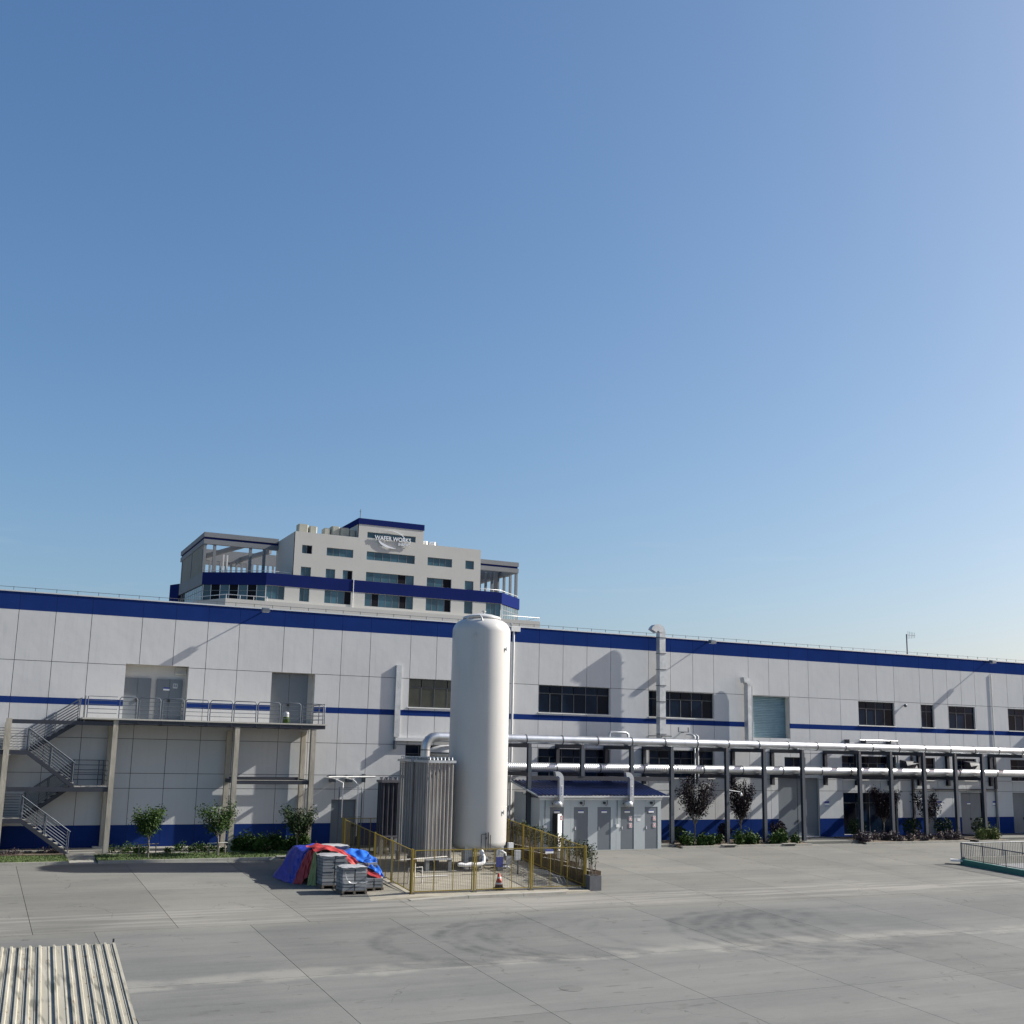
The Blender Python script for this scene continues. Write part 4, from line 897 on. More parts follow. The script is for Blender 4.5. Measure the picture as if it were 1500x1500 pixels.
# ---------------------------------------------------------------- enclosure pad, fence, planters
pad = obj('enclosure_pad', MB().hexa([(14.7, 45.7, gz(45.7) - .05), (26.15, 45.7, gz(45.7) - .05), (27.6, 57.2, gz(57.2) - .05), (17.4, 57.2, gz(57.2) - .05),
                                 (17.5, 45.75, gz(45.7) + .09), (26.0, 45.75, gz(45.7) + .06), (27.4, 57.2, gz(57.2) + .05), (17.4, 57.2, gz(57.2) + .05)]), 'slabpad', kind='structure')
for a, b in ((17.3, 19.9), (19.9, 22.5), (22.5, 24.6)):
    kh = .03 if a < 18 else .12
    obj('kerb_stone', MB().hexa([(a + .01, 45.35, gz(45.35) - .05), (b - .01, 45.35, gz(45.35) - .05), (b - .01, 45.74, gz(45.7) - .05), (a + .01, 45.74, gz(45.7) - .05),
                            (a + .01, 45.37, gz(45.35) + kh), (b - .01, 45.37, gz(45.35) + .12), (b - .01, 45.74, gz(45.7) + .105), (a + .01, 45.74, gz(45.7) + kh - .015)]), 'kerb', pad)
FH = 1.78
def fence(label, pts, name='mesh_fence'):
    t = thing(name, label, 'fence', (pts[0][0], pts[0][1], gz(pts[0][1])), 'yellow mesh fences round the tank')
    def base(p): return gz(p[1]) + .08
    for p in pts:
        z = base(p)
        po = obj('post', MB().box(p[0] - .035, p[0] + .035, p[1] - .035, p[1] + .035, z, z + FH + .06), 'yellow', t)
        obj('foot_plate', MB().box(p[0] - .12, p[0] + .12, p[1] - .1, p[1] + .1, z - .02, z + .015), 'band', po)
    for a, b in zip(pts, pts[1:]):
        A = Vector((a[0], a[1], 0)); B = Vector((b[0], b[1], 0)); d = (B - A).normalized(); L = (B - A).length
        za, zb_ = base(a), base(b)
        P = lambda s, h: A + d * s + Vector((0, 0, za + (zb_ - za) * s / L + h))
        s0, s1 = .1, L - .1; n = Vector((-d.y, d.x, 0)); fm = MB()
        fm.bar(P(s0, .1), P(s1, .1), .035, .035).bar(P(s0, FH), P(s1, FH), .035, .035).bar(P(s0, .1), P(s0, FH), .035, .035, d).bar(P(s1, .1), P(s1, FH), .035, .035, d)
        obj('panel_frame', fm, 'yellow', t)
        for q in (1 / 3, 2 / 3):
            s = s0 + (s1 - s0) * q; obj('mullion', MB().bar(P(s, .1), P(s, FH), .03, .03, d), 'yellow', t)
        wm = MB(); wr = .0034
        k = s0
        while k < s1: wm.bar(P(k, .1), P(k, FH), wr * 2, wr * 2, d); k += .085
        h = .1
        while h < FH: wm.bar(P(s0, h) + n * .006, P(s1, h) + n * .006, wr * 2, wr * 2); h += .06
        obj('wire_mesh', wm, 'wire', t, kind='stuff')
    return t
fx = [17.72, 20.58, 23.34, 26.12]
ff = fence('yellow mesh fence across the front of the tank enclosure', [(x, 46.38) for x in fx])
obj('fence_sign', MB().box(24.02, 24.42, 46.32, 46.335, .9, 1.08), 'white', ff)
obj('sign_header', MB().box(24.02, 24.42, 46.312, 46.32, 1.0, 1.08), 'signblue', ff)
fence('yellow mesh fence along the left side beside the pallets', [(17.72, 46.5), (17.85, 49.3), (17.98, 52.1), (18.1, 54.9), (18.2, 57.5)])
fence('yellow mesh fence along the right side above the planters', [(26.12, 46.5), (26.4, 49.2), (26.7, 51.9), (27.0, 54.6), (27.25, 57.0)])
fence('yellow mesh fence across the back by the ground floor door', [(18.3, 58.2), (20.6, 58.2), (22.9, 58.2)])
cn_ = thing('traffic_cone', 'red and white traffic cone behind the front fence', 'cone', (22.0, 46.85, gz(46.85) + .08))
cz = gz(46.85) + .08
obj('base', MB().box(21.8, 22.2, 46.65, 47.05, cz, cz + .06).lathe([(.19, cz + .06), (.165, cz + .18)], 16, (22, 46.85)), 'black', cn_)
obj('body', MB().lathe([(.165, cz + .18), (.045, cz + .66), (0, cz + .67)], 18, (22, 46.85)), 'conered', cn_)
obj('white_stripe', MB().lathe([(.165, cz + .2), (.147, cz + .28)], 18, (22, 46.85)).lathe([(.105, cz + .45), (.088, cz + .52)], 18, (22, 46.85)), 'white', cn_)
def planter(x, y0, y1, label, nst, seed, bushy):
    rnd = random.Random(seed); z = gz(y0) - .02; zt = gz(y1) + .62
    t = thing('planter', label, 'planter', (x, (y0 + y1) / 2, z), 'planters along the right fence')
    b = MB().box(x - .3, x + .3, y0, y0 + .04, z, zt).box(x - .3, x + .3, y1 - .04, y1, z, zt).box(x - .3, x - .26, y0 + .04, y1 - .04, z, zt).box(x + .26, x + .3, y0 + .04, y1 - .04, z, zt)
    obj('box', b, 'planter' if y1 - y0 < 1 else 'brownbox', t)
    obj('rim', MB().box(x - .33, x - .26, y0, y1, zt + .002, zt + .03), 'planter' if y1 - y0 < 1 else 'reveal', t); obj('soil', MB().box(x - .26, x + .26, y0 + .04, y1 - .04, z, zt - .05), 'soil', t)
    s = MB(); lf = MB(); pts = []
    for k in range(nst):
        px = x + rnd.uniform(-.18, .18); py = rnd.uniform(y0 + .12, y1 - .12); hh = rnd.uniform(.85, 1.25)
        tip = (px + rnd.uniform(-.12, .12), py + rnd.uniform(-.12, .12), zt + hh)
        s.tube([(px, py, zt - .06), ((px + tip[0]) / 2 + rnd.uniform(-.04, .04), (py + tip[1]) / 2, zt + hh * .5), tip], [.012, .010, .006], 5)
        for q in range(bushy): 
            a = rnd.uniform(.35, 1.05) ** .7
            pts.append((px + (tip[0] - px) * a + rnd.gauss(0, .07), py + (tip[1] - py) * a + rnd.gauss(0, .07), zt + hh * a + rnd.gauss(0, .05)))
    leafy(lf, pts, .055, rnd)
    obj('stems', s, 'bark', t); obj('leaves', lf, 'leafdark', t)
planter(26.4, 45.95, 46.5, 'square grey planter with bare stems at the fence corner', 7, 3, 9)
for k, (lb) in enumerate(('long brown planter with leafy stems next to the fence corner planter', 'long brown planter with leafy stems second from the front fence', 'long brown planter with leafy stems third from the front fence', 'long brown planter with leafy stems nearest the shed')):
    y0 = 46.65 + k * 2.62
    planter(26.78 + k * .25, y0, y0 + 2.5, lb, 30, 20 + k, 26)

# ---------------------------------------------------------------- pallets and tarps
def stack(x0, y0, wx, wy, rows_, label, top=None, rowh=.12, film=1):
    z = gz(y0 + wy / 2)
    t = thing('block_pallet', label, 'pallet', (x0 + wx / 2, y0 + wy / 2, z), 'pallets of wrapped grey blocks')
    pl = MB().box(x0, x0 + .1, y0, y0 + wy, z, z + .1).box(x0 + wx / 2 - .05, x0 + wx / 2 + .05, y0, y0 + wy, z, z + .1).box(x0 + wx - .1, x0 + wx, y0, y0 + wy, z, z + .1).box(x0, x0 + wx, y0, y0 + wy, z + .101, z + .125)
    obj('pallet_base', pl, 'pallet', t)
    rnd = random.Random(int(x0 * 100)); zc = z + .128
    for r in range(rows_):
        for c in range(2):
            for d in range(2):
                a = x0 + wx * c / 2 + .012 + rnd.uniform(0, .01); b = x0 + wx * (c + 1) / 2 - .012 - rnd.uniform(0, .02)
                e = y0 + wy * d / 2 + .012 + rnd.uniform(0, .035); f = y0 + wy * (d + 1) / 2 - .012
                obj('block', MB().box(a, b, e, f, zc + .009, zc + rowh - .009), rnd.choice(('block', 'block', 'blockpale')), t)
        zc += rowh
    if film:
        tp = MB(); n = 6
        for i in range(n + 1):
            for j in range(n + 1):
                edge = i in (0, n) or j in (0, n)
                tp.v.append((x0 - .02 + (wx + .04) * i / n, y0 - .02 + (wy + .04) * j / n, zc + (rnd.uniform(-.04, 0.01) if edge else rnd.uniform(.005, .05))))
        for i in range(n):
            for j in range(n): tp.f.append((i * (n + 1) + j, (i + 1) * (n + 1) + j, (i + 1) * (n + 1) + j + 1, i * (n + 1) + j + 1)); tp.s.append(True)
        obj('top_film', tp, 'film', t)
        if film == 2: return zc
        sf = MB()   # sagging band of loose film on the front
        lin = [(.1, .80), (.14, .62), (.22, .48), (.34, .40), (.5, .385), (.68, .41), (.84, .39), (1.0, .44)]
        for k, (u, q) in enumerate(lin):
            xx = x0 + u * wx; zz = z + (zc - z) * q
            sf.v += [(xx, y0 - .012 - .012 * (k % 3), zz), (xx, y0 - .006, zz + .03 + .015 * math.sin(k * 2.1))]
        for k in range(7): sf.f.append((2 * k, 2 * k + 2, 2 * k + 3, 2 * k + 1)); sf.s.append(True)
        obj('loose_film', sf, 'film', t)
    return zc
stack(14.93, 47.2, 1.1, .95, 7, 'front grey block pallet with white film sagging across it', rowh=.138)
stack(14.5, 48.72, 1.1, 1.15, 9, 'tallest grey block pallet standing behind the front one', rowh=.135, film=2)
stack(16.12, 47.8, .85, .85, 3, 'low grey block pallet under the red and light blue tarps', film=False, rowh=.125)
stack(16.15, 49.0, .95, 1.0, 7, 'grey block pallet hidden under the light blue tarp', film=False)
stack(15.1, 51.0, 1.3, 1.0, 11, 'grey block pallet at the back behind the red tarp', film=2)
stack(14.3, 51.3, .75, 1.4, 8, 'grey block pallet under the dark blue tarp at the left', film=False)
def cloth(name, label, mt, fn, nu, nv, seed, amp=.03, cat='tarp'):
    rnd = random.Random(seed); mb = MB()
    ph = [rnd.uniform(0, 6.28) for _ in range(8)]
    for i in range(nu + 1):
        for j in range(nv + 1):
            u, v = i / nu, j / nv; p = Vector(fn(u, v))
            f = math.sin(u * 19 + ph[0] + 3 * math.sin(v * 5 + ph[1])) + .7 * math.sin(u * 33 + v * 7 + ph[2]) + .6 * math.sin(v * 23 + u * 11 + ph[3]) + .5 * math.sin((u + v) * 41 + ph[4])
            mb.v.append((p.x + amp * .5 * math.sin(v * 17 + ph[5] + u * 9), p.y - amp * f * .7, p.z + amp * f * .6))
    for i in range(nu):
        for j in range(nv): mb.f.append((i * (nv + 1) + j, (i + 1) * (nv + 1) + j, (i + 1) * (nv + 1) + j + 1, i * (nv + 1) + j + 1)); mb.s.append(True)
    o = obj(name, mb, mt); return tag(o, label, cat, 'crumpled tarps over the pallets')
def polyl(pts, t):
    k = min(int(t * (len(pts) - 1)), len(pts) - 2); f = t * (len(pts) - 1) - k
    return Vector(pts[k]).lerp(Vector(pts[k + 1]), f)
def surf(rowsp):
    def fn(u, v):
        c = [polyl(r, v) for r in rowsp]
        return polyl(c, u)
    return fn
cloth('tarpaulin', 'dark blue tarp falling from the pallets to the ground at the left', 'tarpblue', surf([
    [(13.95, 54.3, -.32), (13.2, 52.2, -.42), (13.4, 50.7, -.49), (13.65, 50.2, -.52)],
    [(14.1, 53.9, -.1), (13.55, 52.2, -.05), (13.7, 50.9, -.2), (13.8, 50.3, -.3)],
    [(14.2, 53.6, .5), (13.9, 52.2, .55), (13.98, 51.0, .35), (14.05, 50.5, .1)],
    [(14.4, 53.3, .82), (14.2, 52.2, .88), (14.25, 51.1, .72), (14.25, 50.7, .5)],
    [(15.3, 53.1, .85), (15.1, 52.2, .98), (14.95, 51.3, .98), (14.6, 50.8, .9)]]), 44, 36, 1, .035)
cloth('tarpaulin', 'red tarp hanging below the dark blue one on the left side', 'tarpred', surf([
    [(13.62, 50.15, -.52), (13.8, 50.25, -.1), (14.05, 50.45, .35), (14.3, 50.65, .75)],
    [(13.95, 50.02, -.52), (14.08, 50.15, -.1), (14.25, 50.35, .4), (14.42, 50.5, .86)],
    [(14.1, 50.0, -.3), (14.2, 50.1, 0), (14.35, 50.25, .45), (14.5, 50.38, .92)],
    [(14.38, 49.95, -.2), (14.42, 50.05, .1), (14.5, 50.15, .5), (14.58, 50.25, .97)]]), 26, 28, 2, .025)
cloth('sheet', 'dull green sheet hanging on the left side of the tallest pallet', 'tarpgreen', surf([
    [(14.12, 49.7, -.55), (14.25, 49.78, .1), (14.42, 49.9, .8)], [(14.46, 49.45, -.55), (14.47, 49.6, .1), (14.5, 49.75, .82)]]), 8, 20, 3, .02, 'sheet')
cloth('tarpaulin', 'long red tarp draped over the pallet tops down to the right', 'tarpred', surf([
    [(14.4, 51.2, .98), (14.42, 50.5, .98), (14.48, 49.95, .86)],
    [(14.9, 51.3, 1.06), (14.95, 50.4, 1.06), (14.98, 49.75, .93)],
    [(15.45, 51.2, 1.0), (15.45, 50.3, .98), (15.42, 49.6, .84)],
    [(15.9, 50.7, .82), (15.88, 49.9, .76), (15.8, 49.2, .48)],
    [(16.25, 50.2, .60), (16.2, 49.4, .5), (16.12, 48.75, .16)],
    [(16.6, 49.8, .30), (16.55, 48.9, .12), (16.5, 48.15, -.06)],
    [(17.05, 49.4, .02), (17.0, 48.4, -.08), (16.98, 47.85, -.2)]]), 52, 22, 4, .035)
cloth('tarpaulin', 'light blue tarp covering the right hand pallets by the fence', 'tarpsky', surf([
    [(15.75, 51.2, .74), (15.85, 50.4, .78), (16.05, 49.55, .58)],
    [(16.3, 51.1, .84), (16.4, 50.2, .86), (16.45, 49.1, .40)],
    [(16.8, 50.9, .82), (16.9, 49.9, .80), (16.85, 48.7, .06)],
    [(17.2, 50.7, .56), (17.22, 49.7, .5), (17.12, 48.4, -.1)],
    [(17.42, 50.5, -.2), (17.42, 49.5, -.2), (17.25, 48.3, -.22)]]), 40, 32, 5, .04)

# ---------------------------------------------------------------- kerbs, lawn, beds
def kerb_run(label, x0, x1, y, step, name='kerb'):
    k = obj(name, MB().box(x0, x0 + .02, y + .04, y + .1, gz(y) - .1, gz(y) + .02), 'kerb', kind='structure')
    x = x0
    while x < x1 - .1:
        b = min(x + step, x1)
        obj('kerb_stone', MB().hexa([(x + .006, y, gz(y) - .1), (b - .006, y, gz(y) - .1), (b - .006, y + .16, gz(y) - .1), (x + .006, y + .16, gz(y) - .1),
                               (x + .006, y + .02, gz(y) + .13), (b - .006, y + .02, gz(y) + .13), (b - .006, y + .16, gz(y) + .13), (x + .006, y + .16, gz(y) + .13)]), 'kerb', k)
        x = b
    return k
kerb_run('left', -6, 5.0, 57.2, 1.0); kerb_run('mid', 6.25, 16.6, 57.2, 1.0); kerb_run('right', 39.2, 48.95, 57.9, 1.0); kerb_run('far', 53.4, 62.6, 57.9, 1.0)
kerb_run('small', 63.2, 66.2, 57.7, .75)
for x, y in ((42.6, 57.9), (47.2, 57.9), (15.2, 57.2)):
    dn = thing('drain_inlet', {42.6: 'dark drain inlet in the right kerb between the two plum trees', 47.2: 'dark drain inlet in the right kerb near the big grey door', 15.2: 'drain inlet with pale cover in the left kerb by the tarps'}[x], 'drain', (x, y, gz(y)), 'drain inlets in the kerbs')
    obj('opening', MB().box(x - .35, x + .35, y - .03, y - .004, gz(y) + .01, gz(y) + .09), 'black', dn)
    obj('cover', MB().box(x - .55, x + .55, y - .05, y + .3, gz(y) + .135, gz(y) + .17), 'kerb', dn)
def soilbed(name, x0, x1, y0, y1, mt, h=.1):
    return obj(name, MB().hexa([(x0, y0, gz(y0) - .05), (x1, y0, gz(y0) - .05), (x1, y1, gz(y1) - .05), (x0, y1, gz(y1) - .05), (x0, y0, gz(y0) + h), (x1, y0, gz(y0) + h), (x1, y1, gz(y1) + h), (x0, y1, gz(y1) + h)]), mt, kind='structure')
soilbed('lawn', -6, 5.0, 57.37, 59.4, 'grass', .11); soilbed('lawn', 6.27, 16.6, 57.37, 59.4, 'grass', .11)
soilbed('planting_bed', -6, 4.9, 59.41, 60.4, 'soil', .15); soilbed('planting_bed', 6.95, 17.4, 59.41, 60.4, 'walk', .12)
soilbed('planting_bed', 39.2, 48.9, 58.07, 60.6, 'soil', .1); soilbed('planting_bed', 53.4, 62.6, 58.07, 61, 'soil', .1); soilbed('planting_bed', 63.2, 66.2, 57.87, 59.8, 'soil', .1)
wk = obj('walkway', MB().box(-8, 18.2, 60.42, 61.99, -.1, .14), 'walk', kind='structure')
obj('step', MB().box(5.0, 6.4, 59.5, 60.41, -.12, .06), 'walk', wk)
obj('step', MB().box(5.02, 6.24, 58.4, 59.49, -.12, .0), 'walk', wk)
obj('path_slab', MB().hexa([(5.02, 57.2, gz(57.2) - .05), (6.24, 57.2, gz(57.2) - .05), (6.24, 58.39, gz(58.4) - .05), (5.02, 58.39, gz(58.4) - .05), (5.02, 57.2, gz(57.2) + .01), (6.24, 57.2, gz(57.2) + .01), (6.24, 58.39, gz(58.4) + .03), (5.02, 58.39, gz(58.4) + .03)]), 'walk', wk)
for a, b, z in ((48.97, 53.38, .035), (18.22, 39.18, .02), (66.3, 81.9, .03)): obj('driveway', MB().box(a, b, 58.62, 61.99, -.2, z), 'yard', kind='structure')
gb = MB(); rnd = random.Random(11)
for x0, x1 in ((0, 4.95), (6.3, 16.5)):
    for k in range(int((x1 - x0) * 420)):
        x = rnd.uniform(x0, x1); y = rnd.uniform(57.4, 59.4); z = gz(y) + .1; h = rnd.uniform(.04, .1); a = rnd.uniform(0, PI)
        gb.add([(x - .02 * math.cos(a), y - .02 * math.sin(a), z), (x + .02 * math.cos(a), y + .02 * math.sin(a), z), (x + rnd.uniform(-.04, .04), y + rnd.uniform(-.04, .04), z + h)], [(0, 1, 2)])
obj('grass_blades', gb, 'grass', kind='stuff')
def cover(name, x0, x1, y0, y1, zb_, h, n, size, mt, seed, clump=None):
    rnd = random.Random(seed); mb = MB(); pts = []
    cl = [(rnd.uniform(x0, x1), rnd.uniform(y0, y1), rnd.uniform(.55, 1.1)) for _ in range(int((x1 - x0) * (clump or 3)))]
    for k in range(n):
        c = rnd.choice(cl); r = .32 * c[2]
        px = c[0] + rnd.gauss(0, r * .55); py = c[1] + rnd.gauss(0, r * .4)
        pts.append((px, min(max(py, y0), y1), gz(py) + zb_ + abs(rnd.gauss(.5, .28)) * h * c[2]))
    leafy(mb, pts, size, rnd)
    return obj(name, mb, mt, kind='stuff')
cover('low_hedge', 7.0, 13.0, 59.4, 59.9, .1, .45, 2600, .05, 'leaf', 1)
cover('low_hedge', -1, 4.8, 59.5, 60.0, .1, .35, 1100, .05, 'purplecover', 2)
cover('broadleaf_hedge', 13.0, 17.3, 58.9, 59.9, .1, .8, 7000, .08, 'leaf', 3)
cover('broadleaf_hedge', 39.5, 48.0, 58.2, 59.2, .1, .7, 9500, .085, 'leaf', 4)
cover('ground_cover', 53.6, 62.4, 58.2, 59.3, .08, .55, 9000, .06, 'purplecover', 5)
cover('ground_cover', 63.3, 66.0, 58.0, 59.2, .08, .75, 4000, .06, 'lime', 6)
def bush(x, y, r, h, mt, label, seed, grp='clipped bushes in the beds by the wall', n=700):
    rnd = random.Random(seed); mb = MB(); z = gz(y) + .1; pts = []
    for k in range(n):
        a = Vector((rnd.gauss(0, 1), rnd.gauss(0, 1), rnd.gauss(0, 1))).normalized() * (rnd.random() ** .28)
        pts.append((x + a.x * r, y + a.y * r * .8, z + h * .55 + a.z * h * .5))
    leafy(mb, pts, .075, rnd)
    t = thing('bush', label, 'bush', (x, y, z), grp)
    obj('foliage', mb, mt, t); obj('stem', MB().tube([(x, y, z - .1), (x + .02, y, z + h * .5)], [.03, .02], 6), 'bark', t)
bush(54.75, 60.2, .7, 1.25, 'leafdark', 'dark round bush beside the first post after the driveway', 1)
bush(59.65, 60.2, .75, 1.25, 'leafdark', 'dark round bush in front of the glass entrance right jamb', 2)
bush(62.6, 60.2, .72, 1.25, 'leafdark', 'dark round bush in front of the narrow grey door', 3)
bush(66.1, 60.1, .75, 1.25, 'leafdark', 'dark round bush at the grey double door by the last post', 4)
bush(73.2, 60.6, .6, 1.2, 'leafdark', 'dark bush at the far right doorway', 5)
bush(48.1, 60.2, .6, 1.15, 'plum', 'purple leaved bush left of the big grey door', 6)
bush(43.9, 60.2, .5, 1.05, 'plum', 'purple leaved bush between the two plum trees', 7)
bush(40.3, 59.9, .5, .9, 'leafdark', 'small dark bush at the shed end of the right bed', 8)

def tree(x, y, H, clear, spread, nb, nl, lsize, mt, label, seed, vase=0.5, grp=None, rtr=.045):
    rnd = random.Random(seed); z = gz(y) + .08
    t = thing('young_tree', label, 'tree', (x, y, z), grp)
    tb = MB(); tb.tube([(x, y, z - .1), (x + .02, y, z + clear * .5), (x, y, z + clear)], [rtr, rtr * .9, rtr * .8], 8)
    pts = []
    for k in range(nb):
        a = 2 * PI * k / nb + rnd.uniform(-.3, .3); rr = spread * rnd.uniform(.55, 1.0); top = H * rnd.uniform(.78, 1.0)
        zs = z + clear * rnd.uniform(.85, 1.15)
        p0 = Vector((x, y, zs)); p3 = Vector((x + rr * math.cos(a), y + rr * math.sin(a) * .8, z + top - (0 if rr < spread * .75 else (H - clear) * .12)))
        p1 = p0.lerp(p3, .35) + Vector((math.cos(a), math.sin(a), 0)) * rr * (.12 if vase < .6 else .03); p2 = p0.lerp(p3, .7)
        tb.tube([p0, p1, p2, p3], [rtr * .5, rtr * .35, rtr * .22, .006], 5)
        for q in range(nl // nb):
            f = rnd.uniform(.18, 1.03) ** .8; c = p0.lerp(p1, f / .35) if f < .35 else p1.lerp(p2, (f - .35) / .35) if f < .7 else p2.lerp(p3, (f - .7) / .3)
            wd = spread * .17 * (1 if vase < .6 else .75)
            pts.append(c + Vector((rnd.gauss(0, wd), rnd.gauss(0, wd), rnd.gauss(0, wd * .9))))
    mb = MB(); leafy(mb, pts, lsize, rnd)
    obj('trunk', tb, 'bark', t); obj('crown', mb, mt, t)
    return t
tree(8.62, 58.4, 2.5, .85, .78, 10, 3400, .056, 'leaf', 'young green tree in front of the shaded wall near the stairs', 31, grp='young green trees on the lawn')
tree(11.95, 58.4, 2.6, .95, 1.0, 8, 2800, .055, 'leaf', 'young open crowned green tree before the middle concrete column', 32, grp='young green trees on the lawn')
tree(16.05, 58.8, 2.35, .8, .95, 9, 3600, .056, 'leafdark', 'young dark green tree left of the yellow fence', 33, grp='young green trees on the lawn')
tree(41.45, 59.9, 4.0, 1.05, 1.25, 15, 5000, .058, 'plum', 'purple plum tree next to the shed under the pipes', 34, .8, 'purple plum trees in the right beds', .05)
tree(44.95, 59.9, 4.0, 1.0, .95, 13, 4600, .058, 'plum', 'slimmer purple plum tree by the post with the lamp', 35, .8, 'purple plum trees in the right beds', .05)
tree(57.3, 60.4, 3.4, .9, 1.15, 12, 5200, .062, 'plum', 'dark plum tree before the glass entrance', 36, .8, 'purple plum trees in the right beds', .05)
tree(61.0, 60.0, 3.3, .9, 1.1, 9, 1300, .075, 'plum', 'sparse plum tree right of the glass entrance', 37, .8, 'purple plum trees in the right beds', .05)
for n_, x in enumerate((8.62, 11.95)):
    z = gz(58.4) + .08
    s_ = thing('tree_stake', ['wooden stakes round the tree trunk nearest the stairs', 'wooden stakes round the trunk of the middle young tree'][n_], 'tree stakes', (x, 58.4, z), 'wooden tree stakes on the lawn')
    for dx, dy in ((-.42, .1), (.42, .1), (0, -.3)): obj('stake', MB().tube([(x + dx, 58.4 + dy, z - .1), (x + dx * .9, 58.4 + dy, z + .62)], .03, 6), 'bark', s_)
    obj('cross_bar', MB().tube([(x - .5, 58.45, z + .6), (x + .5, 58.45, z + .62)], .025, 6), 'bark' if n_ == 0 else 'reveal', s_)

# ---------------------------------------------------------------- ramp railing at the right
def rz(x, y): return gz(y)
rp = thing('ramp_railing', 'grey barred railing round a sunken ramp at the right edge', 'railing', (53, 49.5, gz(49.5)))
c0 = (52.75, 49.5); c1 = (53.35, 38.0); c2 = (66.0, 49.5)
# green edged upstand
def upstand(a, b, wd, h, name, mt):
    A = Vector((a[0], a[1], gz(a[1]))); B = Vector((b[0], b[1], gz(b[1])))
    d = (B - A).normalized(); n = Vector((-d.y, d.x, 0)).normalized() * wd / 2
    lo = Vector((0, 0, -.05)); hi = Vector((0, 0, h))
    return obj(name, MB().hexa([A - n + lo, B - n + lo, B + n + lo, A + n + lo, A - n + hi, B - n + hi, B + n + hi, A + n + hi]), mt, rp)
upstand(c0, c1, .22, .3, 'kerb_wall', 'greenkerb'); upstand((52.9, 49.5), c2, .3, .42, 'kerb_wall', 'kerb')
obj('corner_plate', MB().hexa([(52.0, 49.6, gz(49.6) + .18), (52.7, 49.3, gz(49.3) + .18), (53.2, 49.6, gz(49.6) + .18), (52.5, 50.1, gz(50.1) + .18), (52.0, 49.6, gz(49.6) + .26), (52.7, 49.3, gz(49.3) + .26), (53.2, 49.6, gz(49.6) + .26), (52.5, 50.1, gz(50.1) + .26)]), 'coping', rp)  # pale flat plate at the railing corner
px0, px1, pq0, pq1 = 53.1, 66.0, 37.0, 49.3
obj('pit_wall', MB().box(px0, px1, pq1 - .02, pq1 - .001, -4.2, gz(pq1) - .002), 'coping', rp)
obj('pit_wall', MB().hexa([(px0 + .001, pq0, -4.2), (px0 + .02, pq0, -4.2), (px0 + .02, pq1 - .021, -4.2), (px0 + .001, pq1 - .021, -4.2), (px0 + .001, pq0, gz(pq0)), (px0 + .02, pq0, gz(pq0)), (px0 + .02, pq1 - .021, gz(pq1)), (px0 + .001, pq1 - .021, gz(pq1))]), 'coping', rp)
obj('pit_wall', MB().box(px1 - .02, px1 - .001, pq0, pq1 - .021, -4.2, gz(pq0) - .002).box(px0 + .021, px1 - .021, pq0 + .001, pq0 + .02, -4.2, gz(pq0) - .002), 'coping', rp)
obj('ramp_floor', MB().hexa([(px0, pq0, -4.3), (px1, pq0, -4.3), (px1, pq1, -4.3), (px0, pq1, -4.3), (px0, pq0, -4.1), (px1, pq0, -2.6), (px1, pq1, -2.6), (px0, pq1, -4.1)]), 'planter', rp)
def rail_run(a, b, base, htop, n, pe):
    A = Vector((a[0], a[1], gz(a[1]) + base)); B = Vector((b[0], b[1], gz(b[1]) + base)); upz = Vector((0, 0, 1))
    obj('top_rail', MB().tube([A + upz * htop, B + upz * htop], .032, 6), 'rail', rp)
    obj('bottom_rail', MB().tube([A + upz * .16, B + upz * .16], .02, 6), 'rail', rp)
    for k in range(n + 1):
        p = A.lerp(B, k / n)
        if k % pe == 0: obj('post', MB().tube([p, p + upz * htop], .03, 6), 'rail', rp)
        else: obj('baluster', MB().tube([p + upz * .16, p + upz * htop], .013, 4), 'rail', rp)
rail_run(c0, c1, .2, 1.0, 92, 12); rail_run((52.8, 49.5), c2, .2, 1.0, 96, 12)

# ---------------------------------------------------------------- container roof in the foreground
ct = thing('container', 'weathered container with stained corrugated roof at the lower left', 'container', (1.0, 25, gz(25)))
ang = math.atan2(.36, 6.6)
ct.rotation_euler = (math.atan(SL), 0, -ang)
OFF[ct.name] = Vector((0, 0, 0))
# local frame: x across, y along, origin under roof
xr = 2.42; yl = 3.42
def cobj(name, mb, mt, par=ct): return obj(name, mb, mt, par)
tops = [-1.6, -1.32, -1.1, -.82, -.62, -.40, -.20, .03, .22, .40, .60, .80, 1.09, 1.38, 1.55, 1.76, 1.97, 2.17, 2.36]
roof = MB(); 
edges = []
x = tops[0]
for a, b in zip(tops, tops[1:]):
    # rib rises at a (shade face on the left) and falls back to the pan
    edges.append((a, b))
for k, (a, b) in enumerate(edges):
    wdt = b - a; rb = .05
    mb = MB(); y0, y1 = -10, yl
    prof = [(a, 2.55), (a + .006, 2.588), (a + rb, 2.588), (a + rb + .02, 2.55), (a + rb + .03 + (wdt - rb) * .45, 2.552), (a + rb + .03 + (wdt - rb) * .48, 2.562), (a + rb + .03 + (wdt - rb) * .56, 2.562), (a + rb + .03 + (wdt - rb) * .6, 2.552), (b, 2.55)]
    mb.v = [(px, yy, pz) for yy in (y0, y1) for px, pz in prof]; n = len(prof)
    mb.f = [(i, i + 1, n + i + 1, n + i) for i in range(n - 1)]; mb.s = [False] * len(mb.f)
    cobj('roof_rib_sheet', mb, 'controof')
cobj('roof_edge', MB().box(2.36, 2.42, -10, yl, 2.48, 2.58), 'controof')
cobj('end_beam', MB().box(-1.6, 2.42, yl - .02, yl + .05, 2.42, 2.545), 'controof')
cobj('corner_casting', MB().box(2.24, 2.46, -3.9, -3.55, 2.40, 2.62), 'steel')
cobj('corner_peg', MB().box(2.36, 2.40, yl, yl + .04, 2.56, 2.66), 'steel')
